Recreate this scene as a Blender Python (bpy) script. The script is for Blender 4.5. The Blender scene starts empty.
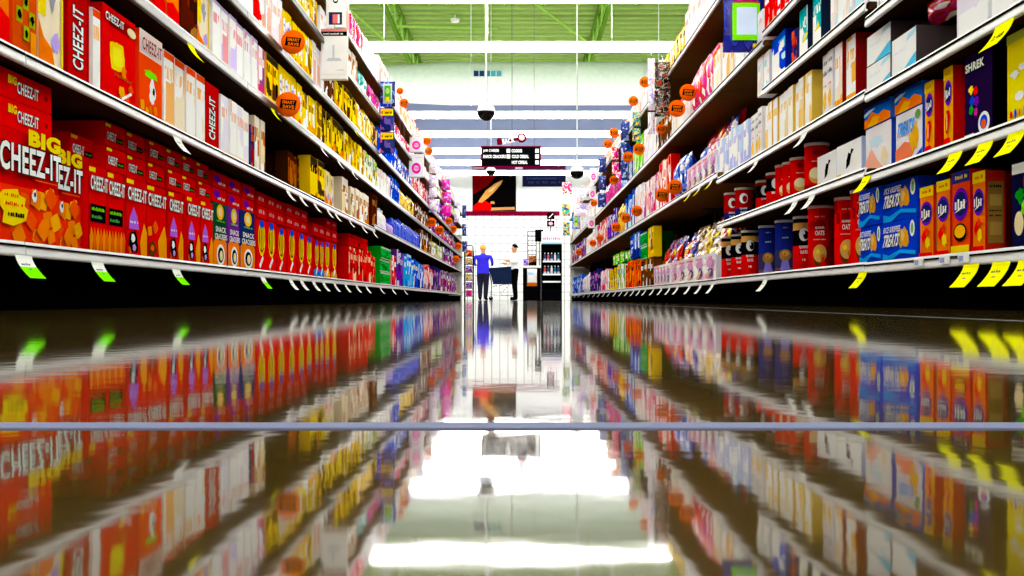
import bpy, bmesh, math, random
from mathutils import Vector, Matrix
random.seed(7)
C = bpy.context.scene.collection
SC = bpy.context.scene
PI = math.pi
F = 970.0; VX = 516.0; VY = 299.5; CAMH = 0.025      # lens in pixels, vanishing point, camera height
A = 1.12                                             # half aisle: price rails
SHELF_FACE = 1.15                                    # fronts of the goods
FONT = None

# ------------------------------------------------------------------ colours
RED=(.74,.006,.010); DRED=(.30,.004,.010); ORG=(.90,.15,.006); YEL=(.95,.68,.008); WHT=(.93,.93,.93)
NAVY=(.010,.016,.12); BLUE=(.010,.06,.62); SKY=(.06,.34,.85); PUR=(.16,.02,.42); LIL=(.50,.38,.80)
GRN=(.02,.30,.04); LGR=(.25,.75,.05); TEAL=(.01,.42,.45); PNK=(.85,.06,.38); BRN=(.12,.035,.012)
TAN=(.66,.38,.14); BLK=(.008,.008,.010); CRM=(.85,.72,.45); GRY=(.35,.36,.40); LBL=(.55,.68,.90)
MAG=(.70,.02,.30); ROSE=(.85,.42,.45)

# ------------------------------------------------------------------ materials
_M = {}
def sat(c):
    l=.3*c[0]+.59*c[1]+.11*c[2]; mx=max(c)
    if mx<.03: return tuple(x*.16 for x in c)
    return tuple(min(.95,max(.0008,l+1.22*(x-l))) for x in c)
def nodes(name):
    m = bpy.data.materials.new(name); m.use_nodes = True
    nt = m.node_tree
    return m, nt, nt.nodes['Principled BSDF']
def mat(col, rough=.38, metal=0.0, var=.12, name='paint', coat=0.0):
    col = sat(col)
    key = (tuple(round(c,4) for c in col), rough, metal, var, coat)
    if key in _M: return _M[key]
    m, nt, b = nodes(name)
    n = nt.nodes.new('ShaderNodeTexNoise'); n.inputs['Scale'].default_value = 9; n.inputs['Detail'].default_value = 2
    tc = nt.nodes.new('ShaderNodeTexCoord'); nt.links.new(tc.outputs['Object'], n.inputs['Vector'])
    mx = nt.nodes.new('ShaderNodeMixRGB')
    mx.inputs[1].default_value = (*[c*(1-var) for c in col],1); mx.inputs[2].default_value = (*[min(1,c*(1+var)) for c in col],1)
    nt.links.new(n.outputs['Fac'], mx.inputs[0]); nt.links.new(mx.outputs[0], b.inputs['Base Color'])
    b.inputs['Roughness'].default_value = rough; b.inputs['Metallic'].default_value = metal
    b.inputs['Coat Weight'].default_value = coat
    b.inputs['Specular IOR Level'].default_value = .0 if rough>.3 and metal==0 else .2
    _M[key] = m
    return m
def printed(cols, scale=3.0, stretch=1.0, top=None, tt=.72, low=None, tl=.2, rough=.36, seed=0.0):
    """Busy printed packaging: blobs of colour, an optional top band and bottom band."""
    key = ('pm', tuple(cols), scale, stretch, top, tt, low, tl, rough, seed)
    if key in _M: return _M[key]
    cols=[sat(c) for c in cols]; top=sat(top) if top else None; low=sat(low) if low else None
    m, nt, b = nodes('printed_card')
    N = nt.nodes.new; L = nt.links.new
    tc = N('ShaderNodeTexCoord'); oi = N('ShaderNodeObjectInfo')
    mp = N('ShaderNodeMapping'); mp.inputs['Scale'].default_value = (scale, scale*.6, scale*stretch)
    L(tc.outputs['Generated'], mp.inputs['Vector'])
    mul = N('ShaderNodeMath'); mul.operation='MULTIPLY_ADD'; mul.inputs[1].default_value=7.0; mul.inputs[2].default_value=seed*3.7
    L(oi.outputs['Random'], mul.inputs[0])
    ns = N('ShaderNodeTexNoise'); ns.noise_dimensions='4D'; ns.inputs['Scale'].default_value=1.0; ns.inputs['Detail'].default_value=1.2
    L(mp.outputs['Vector'], ns.inputs['Vector']); L(mul.outputs[0], ns.inputs['W'])
    cr = N('ShaderNodeValToRGB'); cr.color_ramp.interpolation='CONSTANT'
    soft = rough < .3
    k = len(cols); lo, hi = (.34,.66) if soft else (.0,1.0)
    el = cr.color_ramp.elements
    el[0].position = 0; el[0].color = (*cols[0],1)
    el[1].position = lo + (hi-lo)*1/k; el[1].color = (*cols[min(1,k-1)],1)
    for i in range(2,k):
        e = el.new(lo+(hi-lo)*i/k); e.color = (*cols[i],1)
    if soft: L(ns.outputs['Fac'], cr.inputs['Fac'])
    else:
        vo = N('ShaderNodeTexVoronoi'); vo.voronoi_dimensions='4D'; vo.distance='CHEBYCHEV'; vo.inputs['Scale'].default_value=.75; vo.inputs['Randomness'].default_value=.8
        L(mp.outputs['Vector'], vo.inputs['Vector']); L(mul.outputs[0], vo.inputs['W'])
        sc = N('ShaderNodeSeparateColor'); L(vo.outputs['Color'], sc.inputs[0]); L(sc.outputs[0], cr.inputs['Fac'])
    out = cr.outputs['Color']
    sp = N('ShaderNodeSeparateXYZ'); L(tc.outputs['Generated'], sp.inputs[0])
    if rough >= .3:                                    # a title in block letters across the upper part
        contrast = max(cols, key=lambda c: abs(sum(c)-sum(cols[0])))
        mp2 = N('ShaderNodeMapping'); mp2.inputs['Scale'].default_value=(9,.01,3.2); L(tc.outputs['Generated'], mp2.inputs['Vector'])
        n2 = N('ShaderNodeTexNoise'); n2.noise_dimensions='4D'; n2.inputs['Scale'].default_value=1; n2.inputs['Detail'].default_value=0
        L(mp2.outputs['Vector'], n2.inputs['Vector']); L(mul.outputs[0], n2.inputs['W'])
        def cmp_(sock,t,op):
            g=N('ShaderNodeMath'); g.operation=op; g.inputs[1].default_value=t; L(sock,g.inputs[0]); return g.outputs[0]
        def mul_(a,b_):
            g=N('ShaderNodeMath'); g.operation='MULTIPLY'; L(a,g.inputs[0]); L(b_,g.inputs[1]); return g.outputs[0]
        mk = mul_(mul_(cmp_(sp.outputs['Z'],.64,'GREATER_THAN'),cmp_(sp.outputs['Z'],.80,'LESS_THAN')), mul_(cmp_(sp.outputs['X'],.10,'GREATER_THAN'),cmp_(sp.outputs['X'],.90,'LESS_THAN')))
        mx=N('ShaderNodeMixRGB'); L(mk,mx.inputs[0]); L(out,mx.inputs[1]); mx.inputs[2].default_value=(*cols[0],1); out=mx.outputs[0]
        mx=N('ShaderNodeMixRGB'); L(mul_(mk,cmp_(n2.outputs['Fac'],.48,'GREATER_THAN')),mx.inputs[0]); L(out,mx.inputs[1]); mx.inputs[2].default_value=(*contrast,1); out=mx.outputs[0]
    for col, t, op in ((top,tt,'GREATER_THAN'), (low,tl,'LESS_THAN')):
        if col is None: continue
        g = N('ShaderNodeMath'); g.operation=op; g.inputs[1].default_value=t; L(sp.outputs['Z'], g.inputs[0])
        mx = N('ShaderNodeMixRGB'); L(g.outputs[0], mx.inputs[0]); L(out, mx.inputs[1]); mx.inputs[2].default_value=(*col,1)
        out = mx.outputs[0]
    L(out, b.inputs['Base Color']); b.inputs['Roughness'].default_value = rough; b.inputs['Specular IOR Level'].default_value = .0 if rough>.3 else .30
    _M[key] = m
    return m
def emitter(col, strength):
    m, nt, b = nodes('lamp_tube')
    b.inputs['Base Color'].default_value = (.8,.8,.8,1)
    b.inputs['Emission Color'].default_value = (*col,1); b.inputs['Emission Strength'].default_value = strength
    return m

# ------------------------------------------------------------------ mesh building
class MB:
    def __init__(s): s.v=[]; s.f=[]; s.m=[]; s.mats=[]; s.sm=[]
    def mi(s, m):
        if m not in s.mats: s.mats.append(m)
        return s.mats.index(m)
    def face(s, pts, m, smooth=False):
        i0=len(s.v); s.v += [tuple(p) for p in pts]; s.f.append(tuple(range(i0,i0+len(pts)))); s.m.append(s.mi(m)); s.sm.append(smooth)
    def grid(s, pts, nu, nv, m, closed_u=False, smooth=True):
        """pts[j][i] rows."""
        i0=len(s.v)
        for row in pts: s.v += [tuple(p) for p in row]
        w=len(pts[0])
        for j in range(len(pts)-1):
            for i in range(w if closed_u else w-1):
                a=i0+j*w+i; b_=i0+j*w+(i+1)%w
                s.f.append((a,b_,b_+w,a+w)); s.m.append(s.mi(m(j) if callable(m) else m)); s.sm.append(smooth)
    def box(s, x0,x1,y0,y1,z0,z1, m, front=None):
        i0=len(s.v)
        s.v += [(x0,y0,z0),(x1,y0,z0),(x1,y1,z0),(x0,y1,z0),(x0,y0,z1),(x1,y0,z1),(x1,y1,z1),(x0,y1,z1)]
        k=s.mi(m); kf=s.mi(front) if front else k
        for q,mm in (((0,1,5,4),kf),((1,2,6,5),k),((2,3,7,6),k),((3,0,4,7),k),((4,5,6,7),k),((3,2,1,0),k)):
            s.f.append(tuple(i0+t for t in q)); s.m.append(mm); s.sm.append(False)
    def tube(s, pts, r, m, n=8, caps=True):
        pts=[Vector(p) for p in pts]; rows=[]
        rr = r if isinstance(r,(list,tuple)) else [r]*len(pts)
        for i,p in enumerate(pts):
            t=(pts[min(i+1,len(pts)-1)]-pts[max(i-1,0)]).normalized()
            a=t.orthogonal() if i==0 else (a-t*a.dot(t))
            a=a.normalized(); b=t.cross(a)
            rows.append([p+(a*math.cos(2*PI*k/n)+b*math.sin(2*PI*k/n))*rr[i] for k in range(n)])
        s.grid(rows,n,len(pts),m,True)
        if caps:
            s.face(list(reversed(rows[0])),m); s.face(rows[-1],m)
    def lathe(s, prof, m, n=20, c=(0,0,0), ax='z'):
        rows=[]
        for r,z in prof:
            row=[]
            for k in range(n):
                a=2*PI*k/n
                p=(r*math.cos(a),r*math.sin(a),z)
                if ax=='x': p=(z,p[0],p[1])
                if ax=='y': p=(p[0],z,-p[1]) 
                row.append((c[0]+p[0],c[1]+p[1],c[2]+p[2]))
            rows.append(row)
        s.grid(rows,n,len(prof),m,True)
    def mesh(s, name, bevel=0, merge=True):
        me=bpy.data.meshes.new(name); me.from_pydata(s.v,[],s.f)
        for m in s.mats: me.materials.append(m)
        for p,k,sm in zip(me.polygons,s.m,s.sm): p.material_index=k; p.use_smooth=sm
        if merge or bevel:
            bm=bmesh.new(); bm.from_mesh(me)
            bmesh.ops.remove_doubles(bm,verts=bm.verts,dist=1e-6)
            bmesh.ops.recalc_face_normals(bm,faces=bm.faces)
            if bevel:
                es=[e for e in bm.edges if len(e.link_faces)==2 and e.calc_face_angle(0)>.6]
                bmesh.ops.bevel(bm,geom=es,offset=bevel,segments=2,affect='EDGES',profile=.6)
            bm.to_mesh(me); bm.free()
        return me

def link(name, me, parent=None, loc=None, rz=0, label=None, cat=None, group=None, kind=None):
    o=bpy.data.objects.new(name,me); C.objects.link(o)
    if parent: o.parent=parent
    if loc is not None: o.location=loc
    if rz: o.rotation_euler=(0,0,rz)
    if label: o['label']=label
    if cat: o['category']=cat
    if group: o['group']=group
    if kind: o['kind']=kind
    return o
def empty(name, loc, rz=0, **k): return link(name,None,None,loc,rz,**k)

# ------------------------------------------------------------------ lettering
_T={}
def text_polys(s, bold=.02):
    """Unit lettering: list of triangles/ngons in 0..1 x 0..1."""
    key=(s,bold)
    if key in _T: return _T[key]
    cu=bpy.data.curves.new('lettering','FONT'); cu.body=s; cu.resolution_u=3; cu.offset=bold; cu.space_character=1.08
    cu.align_x='CENTER'; cu.space_line=.85
    ob=bpy.data.objects.new('lettering_source',cu); C.objects.link(ob)
    dg=bpy.context.evaluated_depsgraph_get()
    me=bpy.data.meshes.new_from_object(ob.evaluated_get(dg))
    vs=[v.co.copy() for v in me.vertices]; fs=[tuple(p.vertices) for p in me.polygons]
    bpy.data.objects.remove(ob); bpy.data.curves.remove(cu); bpy.data.meshes.remove(me)
    x0=min(v.x for v in vs); x1=max(v.x for v in vs); y0=min(v.y for v in vs); y1=max(v.y for v in vs)
    pts=[((v.x-x0)/(x1-x0),(v.y-y0)/(y1-y0)) for v in vs]
    _T[key]=(pts,fs)
    return _T[key]
def put_text(mb, s, u,v,wu,hv, m, fn, lay, rot=0, bold=.02, aspect=1.0, slant=0):
    pts,fs=text_polys(s,bold)
    ca,sa=math.cos(rot),math.sin(rot)
    P=[]
    for x,y in pts:
        dx=(x-.5)*wu + slant*(y-.5)*hv; dy=(y-.5)*hv
        # rot acts in real units: aspect = width/height of the face
        X=dx*aspect; Y=dy
        P.append(fn(u+(X*ca-Y*sa)/aspect, v+(X*sa+Y*ca), lay))
    i0=len(mb.v); mb.v+= [tuple(p) for p in P]; k=mb.mi(m)
    for f in fs:
        mb.f.append(tuple(i0+i for i in f)); mb.m.append(k); mb.sm.append(False)

def put_print(mb, pr, fn, aspect, i, fine=False):
    t=pr[0]; m=mat(pr[-1]) if not hasattr(pr[-1],'node_tree') else pr[-1]
    lay=1+i
    if t=='r':
        _,u0,v0,u1,v1,_c=pr; n=8 if fine else 1
        mb.grid([[fn(u0+(u1-u0)*a/n,v0+(v1-v0)*c/n,lay) for a in range(n+1)] for c in range(n+1)],n+1,n+1,m,False,False)
    elif t=='e':
        _,u,v,ru,rv,_c=pr; n=22
        if fine:
            mb.grid([[fn(u+ru*k*math.cos(2*PI*a/n),v+rv*k*math.sin(2*PI*a/n),lay) for a in range(n)] for k in (.02,.35,.7,1)],n,4,m,True,False)
        else: mb.face([fn(u+ru*math.cos(2*PI*a/n),v+rv*math.sin(2*PI*a/n),lay) for a in range(n)],m)
    elif t=='p':
        mb.face([fn(u,v,lay) for u,v in pr[1]],m)
    elif t=='s':                                   # a square cracker with wavy edge
        _,u,v,sz,rot,_c=pr; n=24; P=[]
        for a in range(n):
            th=2*PI*a/n; q=1/max(abs(math.cos(th)),abs(math.sin(th)))
            r=sz*min(q,1.25)*(1+.04*math.cos(8*th))
            P.append(fn(u+r*math.cos(th+rot)/aspect, v+r*math.sin(th+rot),lay))
        mb.face(P,m)
    elif t=='b':                                   # irregular blob
        _,u,v,ru,rv,seed,_c=pr; n=16; rg=random.Random(seed)
        mb.face([fn(u+ru*(rg.uniform(.6,1.1))*math.cos(2*PI*a/n),v+rv*rg.uniform(.6,1.1)*math.sin(2*PI*a/n),lay) for a in range(n)],m)
    elif t=='z':                                   # scribble too small to read
        _,u0,u1,v,h,_c=pr; n=max(4,int((u1-u0)*aspect/(h*.8))); rg=random.Random(int(u0*991+v*773+n))
        for a in range(n):
            if rg.random()<.14: continue
            ua=u0+(u1-u0)*a/n; ub=ua+(u1-u0)/n*rg.uniform(.45,.85); hh=h*rg.uniform(.6,1)
            mb.face([fn(ua,v-h/2,lay),fn(ub,v-h/2,lay),fn(ub,v-h/2+hh,lay),fn(ua,v-h/2+hh,lay)],m)

class Prod:
    def __init__(s,name,cat,me,kids,w,h,d): s.name=name; s.cat=cat; s.me=me; s.kids=kids; s.w=w; s.h=h; s.d=d
PR={}
def flat_fn(w,h): return lambda u,v,l: ((u-.5)*w, -.0006-.00035*l, v*h)
def join_print(me, prints, fn, aspect, fine=False):
    """Printed shapes become part of the pack's own mesh."""
    if not prints: return me
    mb=MB(); mb.mats=list(me.materials)
    for v in me.vertices: mb.v.append(tuple(v.co))
    for p in me.polygons: mb.f.append(tuple(p.vertices)); mb.m.append(p.material_index); mb.sm.append(p.use_smooth)
    for i,p in enumerate(prints): put_print(mb,p,fn,aspect,i,fine)
    out=mb.mesh(me.name,merge=False); bpy.data.meshes.remove(me)
    return out
def add_graphics(kids, prints, texts, fn, aspect):
    if texts:
        mb=MB(); k=len(prints or [])+2
        for j,t in enumerate(texts):
            s,u,v,wu,hv,col=t[:6]; o=t[6] if len(t)>6 else {}
            if o.get('out') is not None:
                put_text(mb,s,u,v,wu*1.03,hv*1.06,mat(o['out']),fn,k+2*j,o.get('rot',0),o.get('bold',.02)+.045,aspect,o.get('slant',0))
            put_text(mb,s,u,v,wu,hv,mat(col),fn,k+2*j+1,o.get('rot',0),o.get('bold',.02),aspect,o.get('slant',0))
        kids.append(('lettering', mb.mesh('lettering',merge=False)))
def carton(key, name, w,h,d, side, front=None, prints=(), texts=(), cat='box', flap=True, facts=None):
    sm=mat(side) if not hasattr(side,'node_tree') else side
    fm=None if front is None else (mat(front) if not hasattr(front,'node_tree') else front)
    mb=MB(); mb.box(-w/2,w/2,0,d,0,h-.001,sm,fm)
    me=mb.mesh(name,bevel=.0018)
    kids=[]; me=join_print(me,list(prints),flat_fn(w,h),w/h)
    add_graphics(kids,list(prints),list(texts),flat_fn(w,h),w/h)
    if flap:
        fb=MB(); fb.box(-w/2+.004,w/2-.004,.004,d*.62,h-.001,h,sm)
        kids.append(('top_flap',fb.mesh('top_flap')))
    if facts:                                          # ingredients panel on the side of the box
        fs_=lambda u,v,l: (w/2+.0006+.0004*l, d*u, h*v)
        me=join_print(me,[('r',.12,.10,.88,.86,facts),('z',.18,.8,.80,.03,BLK),('r',.2,.56,.8,.70,(.55,.36,.12)),('z',.18,.8,.50,.02,BLK),('z',.18,.8,.44,.02,BLK),('r',.2,.2,.8,.36,(.5,.3,.1))],fs_,d/h)
    PR[key]=Prod(name,cat,me,kids,w,h,d)
def bag(key, name, w,h,d, m, prints=(), texts=(), cat='bag', seed=1):
    """Pillow bag with crimped ends."""
    rg=random.Random(seed); nu,nv=9,12; mb=MB()
    mm=m if hasattr(m,'node_tree') else mat(m,.22)
    def prof(u,v):
        e=min(1,max(0,(v-.06)/.26))*min(1,max(0,(.94-v)/.26)); e=math.sin(e*PI/2)**.6 if e>0 else 0
        return (d/2)*e*max(0,1-abs(2*u-1)**2.6)**.7
    wr=[[rg.uniform(-1,1) for _ in range(nu)] for _ in range(nv)]
    for sgn in (-1,1):
        rows=[]
        for j in range(nv):
            v=j/(nv-1); row=[]
            for i in range(nu):
                u=i/(nu-1); p=prof(u,v)
                ww=w*(1-.05*math.sin(PI*v))
                edge = .0025*(1 if i%2 else -1) if j in (0,nv-1) else 0
                row.append(((u-.5)*ww, d/2+sgn*(p+.001)+ (.06*d*wr[j][i] if 0<j<nv-1 and 0<i<nu-1 else 0)*(1 if p>.1*d else 0)+edge, v*h))
            rows.append(row if sgn<0 else row)
        mb.grid(rows,nu,nv,mm)
    # close the rim
    me=mb.mesh(name)
    fn=lambda u,v,l: ((u-.5)*w, d/2-prof(u,v)-.003-.0006*l-.05*d, v*h)
    me=join_print(me,list(prints),fn,w/h,True); kids=[]; add_graphics(kids,list(prints),list(texts),fn,w/h)
    PR[key]=Prod(name,cat,me,kids,w,h,d)
def canister(key, name, r,h, bands, lid, prints=(), texts=(), cat='canister'):
    """bands: [(z fraction, colour)] from the bottom up."""
    mb=MB(); z0=0
    prof=[(r*.985,0),(r,.004)]; cols=[bands[0][1]]
    for f,c in bands:
        prof.append((r,f*(h-.012))); cols.append(c)
    n=28
    ms=[mat(c) if not hasattr(c,'node_tree') else c for c in cols]
    mb.lathe([(0,0)]+prof,lambda j: ms[max(0,min(j-1,len(ms)-1))],n,(0,r,0))
    me=mb.mesh(name)
    lb=MB(); lb.lathe([(r*.99,h-.012),(r*1.03,h-.012),(r*1.03,h-.001),(r*.99,h),(r*.94,h-.003),(0,h-.003)],mat(lid,.3),n,(0,r,0))
    kids=[('lid',lb.mesh('lid'))]
    fn=lambda u,v,l: ((r+.0012+.0005*l)*math.sin((u-.5)*PI), r-(r+.0012+.0005*l)*math.cos((u-.5)*PI), v*h)
    me=join_print(me,list(prints),fn,PI*r/h,True); add_graphics(kids,list(prints),list(texts),fn,PI*r/h)
    PR[key]=Prod(name,cat,me,kids,2.05*r,h,2*r); PR[key].r=r
def bottle(key, name, r,h, m, cap, label=None, cat='bottle'):
    mb=MB(); mm=mat(m,.15)
    mb.lathe([(0,0),(r*.92,0),(r,.008),(r,h*.28),(r*.93,h*.36),(r*.97,h*.46),(r,h*.6),(r*.75,h*.76),(r*.36,h*.86),(r*.36,h*.9)],mm,18,(0,r,0))
    me=mb.mesh(name)
    cb=MB(); cb.lathe([(r*.36,h*.89),(r*.42,h*.89),(r*.42,h*.99),(r*.36,h),(0,h)],mat(cap),16,(0,r,0))
    kids=[('cap',cb.mesh('cap'))]
    if label:
        lb=MB(); lb.lathe([(r*1.006,h*.05),(r*1.012,h*.06),(r*1.012,h*.27),(r*1.006,h*.28)],mat(label),18,(0,r,0))
        kids.append(('label',lb.mesh('label')))
    PR[key]=Prod(name,cat,me,kids,2*r,h,2*r)

ORD='first second third fourth fifth sixth seventh eighth ninth tenth eleventh twelfth thirteenth fourteenth fifteenth sixteenth seventeenth eighteenth nineteenth twentieth'.split()
LABELS={}
def add_kids(o, p, detail):
    if not detail: return
    for n,me in p.kids: link(n,me,o)
def instance(key, loc, rz, label, group=None, sx=1, sz=1, sy=1, detail=True, tilt=0):
    p=PR[key]
    if label in LABELS and LABELS[label]!=group: print('DUPLABEL',label)
    LABELS.setdefault(label,group or object())
    o=link(p.name,p.me,None,loc,rz,label,p.cat,group)
    o.scale=(sx,sy,sz)
    if tilt: o.rotation_euler=(tilt,0,rz)
    add_kids(o,p,detail)
    return o

def dist(px, xf=SHELF_FACE): return F*xf/abs(px-VX)
def zat(y, d): return CAMH+(VY-y)*d/F

NUM='one two three four five six seven eight nine ten eleven twelve'.split()
def run(side, shelf, z, px0, px1, key, look, n=None, h=None, sb=0.0, wd=None, gap=.011, upto=None, dz=0.0, jit=.012, levels=1, share=False, hvar=None, tiltx=0, d0=None, d1=None):
    """A run of the same goods along a shelf, from near (px0) to far (px1)."""
    p=PR[key]; xf=SHELF_FACE+sb
    a=d0 if d0 else dist(px0,xf); b=d1 if d1 else dist(px1,xf)
    if a>b: a,b=b,a
    if n is None: n=max(1,round((b-a)/(wd or p.w)))
    pitch=(b-a)/n
    far=(a+b)/2>9.5
    sx=(pitch-gap)/p.w if wd is None else min((pitch-gap)/p.w,wd/p.w)
    sz=(h/p.h) if h else 1
    side_s='left' if side<0 else 'right'
    tab=LZ if side<0 else (RZA if a<3.0 else (RZB if a<4.4 or (a<5.4 and z<.8) else RZC))
    nxt=[q for q in tab if q>z+.06]
    if nxt:
        room=min(nxt)-.036-z-dz
        if p.h*sz*levels*(1+(hvar or .12 if far else .035))>room: sz=room/(p.h*levels*(1.12 if far else 1.04))
    cnt=n*levels
    if hvar is None: hvar=.12 if far else (.0 if levels>1 or a<3.9 else .035)
    if h and hvar: sz*=1-hvar*.6
    for lv in range(levels):
        for i in range(n):
            y=a+pitch*(i+.5)
            x=side*(xf+random.uniform(0,jit))
            hv=1+random.uniform(-hvar,hvar)
            zz=z+dz+lv*(p.h*sz+.001)+.0006
            what=look
            if share or (cnt>1 and (far or cnt>14)):
                lab=f"{look}, on {shelf}"; grp=f"{look}, {shelf}"
            elif cnt==1: lab=f"{look}, on {shelf}"; grp=None
            else:
                o_='nearest' if i==0 else (ORD[i] if i<n-1 or n<3 else 'farthest')
                lv_='' if levels==1 else (' lower' if lv==0 else (' upper' if lv==levels-1 else ' middle'))
                if n==1: o_=''
                lab=f"{o_}{lv_} {look}, on {shelf}".strip(); grp=f"{look}, {shelf}"
            rz_=side*-PI/2; sy_=1
            if hasattr(p,'r'):                            # cans are turned with their labels down the aisle
                sy_=sx=min(1.08,max(.9,sx)); r_=p.r*sx; ax_=side*(xf+r_); rz_=math.atan2(-side*1.5,y)
                x=ax_+math.sin(rz_)*r_; y=y-math.cos(rz_)*r_
            instance(key,(x,y,zz),rz_,lab,grp,sx=sx,sz=sz*hv,sy=sy_,detail=(a<9.0),tilt=tiltx)

exec_order=[]
# ================================================================== products
OUT=(.02,.004,.004)
def crk(seed,n,u0,u1,v0,v1,sz,cols=((.95,.25,.01),(.95,.42,.02),(.8,.12,.01))):
    rg=random.Random(seed)
    return [('s',rg.uniform(u0,u1),rg.uniform(v0,v1),sz*rg.uniform(.8,1.15),rg.uniform(0,1.5),cols[i%len(cols)]) for i in range(n)]
carton('big_cracker','cracker_box',.29,.28,.10,RED,(.62,.012,.006),
  [('r',0,0,1,.5,(.78,.07,.008))]+crk(3,16,.08,.95,.05,.46,.075)+[('p',[(.04,.40),(.09,.44),(.30,.47),(.32,.42),(.42,.40),(.40,.33),(.46,.30),(.42,.20),(.24,.14),(.08,.16),(.10,.26),(.05,.30)],YEL),
   ('z',.08,.32,.41,.035,RED),('z',.12,.38,.335,.035,RED),('z',.12,.40,.245,.045,BLK),
   ('b',.55,.44,.045,.07,4,WHT),('b',.55,.45,.02,.03,5,BLK),('r',.55,.58,.92,.59,ORG)],
  [('CHEEZ-IT',.5,.74,.95,.25,WHT,dict(out=OUT,bold=.03)),('BIG',.70,.955,.52,.15,YEL,dict(out=DRED,bold=.06))])
carton('big_lying','cracker_carton',.29,.072,.16,RED,None,[('e',.88,.5,.03,.1,DRED)],
  [('CHEEZ-IT',.52,.48,.40,.42,WHT,dict(out=OUT)),('BIG',.23,.66,.15,.30,YEL,dict(bold=.05))])
def cracker(key,prints,front=(.68,.012,.008)):
    carton(key,'cracker_box',.165,.25,.08,RED,front,
      [('r',0,0,.022,1,DRED),('r',.978,0,1,1,DRED),('r',.04,.925,.36,.975,YEL)]+prints,[('CHEEZ-IT',.5,.80,.90,.165,WHT,dict(out=OUT,bold=.03))])  # dark red side strips paint in the shade between neighbouring boxes
cracker('cracker_a',[('r',.10,.36,.90,.56,BLK),('z',.16,.84,.51,.045,LGR),('z',.16,.7,.42,.04,(.1,.4,.1))]
  +[('p',[(u,.04),(u+.12,.04),(u+.16,.20),(u+.07,.30),(u-.02,.18)],((.95,.30,.01),(.85,.16,.01))[i%2]) for i,u in enumerate((.06,.22,.38,.54,.70,.84))])
cracker('cracker_b',[('p',[(.72,.02),(1,.02),(1,.34),(.86,.46),(.66,.20)],(.95,.35,.02)),('s',.2,.1,.05,.4,ORG),('p',[(.12,.36),(.60,.36),(.52,.52),(.34,.64),(.16,.50)],(.42,.14,.70)),
   ('z',.18,.55,.45,.03,WHT),('b',.34,.20,.24,.17,3,BLK),('b',.30,.25,.13,.06,8,WHT),('b',.36,.13,.10,.05,9,LIL)])
cracker('cracker_c',[('p',[(.62,.02),(1,.02),(1,.30),(.88,.48),(.56,.26)],(.95,.35,.02)),('s',.42,.44,.07,.7,ORG),('s',.15,.38,.06,.2,(.95,.3,.02)),('b',.28,.14,.22,.12,6,BRN),('b',.26,.16,.10,.05,7,ORG)])
carton('lying','cracker_carton',.165,.075,.17,RED,None,[('r',0,0,.022,1,DRED),('r',0,.95,1,1,DRED),('r',.05,.80,.28,.92,YEL),('r',.54,.24,.86,.46,BLK),('z',.58,.82,.35,.10,(.1,.35,.05))],  # dark red left and top strips are painted shade between cartons
  [('CHEEZ-IT',.30,.42,.42,.34,WHT,dict(out=OUT))])
def snack(key,c):
    carton(key,'snack_cracker_box',.18,.26,.07,c,c,
      [('r',0,0,1,.38,(.92,.24,.01)),('p',[(0,.38),(1,.38),(.8,.46),(.5,.41),(.2,.47)],(.92,.24,.01)),('e',.5,.86,.26,.12,(.95,.55,.02)),('b',.5,.86,.16,.08,3,CRM),
       ('e',.52,.19,.30,.17,WHT),('e',.52,.19,.22,.12,BLK),('e',.55,.18,.12,.08,CRM),('z',.2,.8,.72,.03,LGR)],
      [('SNACK',.5,.585,.78,.085,WHT),('CRACKERS',.5,.475,.92,.085,WHT)])
snack('snack_green',(.01,.06,.025)); snack('snack_navy',(.012,.02,.13)); snack('snack_purple',(.14,.03,.26))
def ovalbox(key,base,low,c2):
    carton(key,'cracker_box',.19,.25,.07,base,base,
     [('p',[(0,0),(1,0),(1,.14),(.6,.28),(.2,.18),(0,.22)],low),('r',0,0,.03,1,DRED),('r',0,.96,1,1,DRED),('e',.5,.62,.30,.33,YEL),('e',.5,.62,.24,.27,c2),('e',.5,.88,.20,.08,BLUE),  # dark red left and top strips put the gap shade into the colour
      ('r',.34,.42,.42,.80,YEL),('r',.47,.40,.55,.82,YEL),('r',.60,.44,.68,.80,YEL),('p',[(.25,.12),(.55,.30),(.62,.24),(.32,.05)],WHT)])
ovalbox('oval_red',RED,(.80,.03,.01),(.25,.005,.01)); ovalbox('oval_blue',(.60,.01,.03),(.03,.20,.75),(.35,.02,.10)); ovalbox('oval_yellow',(.72,.05,.01),(.88,.45,.02),(.5,.16,.01))
carton('lying_pink','cracker_carton',.19,.06,.17,(.66,.006,.03),None,[('r',0,0,.03,1,DRED),('r',0,.93,1,1,DRED),('z',.15,.7,.5,.3,ROSE)])  # dark red strips paint the shade between stacked cartons
carton('lying_purple','cracker_carton',.19,.06,.17,RED,None,[('r',0,0,.03,1,DRED),('r',0,.93,1,1,DRED),('e',.35,.55,.2,.25,PUR),('z',.4,.85,.3,.2,WHT)])  # dark red strips again are painted gap shade
carton('red_plain','cracker_box',.2,.26,.08,RED,printed((RED,DRED,(.8,.05,.02),RED,CRM),3,1.4,seed=3))
carton('red_lying','cracker_carton',.2,.09,.16,RED,printed((RED,(.8,.02,.02),DRED),4,1,seed=5))
carton('green_case','snack_case',.36,.108,.25,GRN,printed((GRN,(.01,.18,.03),(.02,.42,.10),GRN),5,1,top=(.5,.6,.5),tt=.86,low=(.4,.5,.4),tl=.1))
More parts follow.
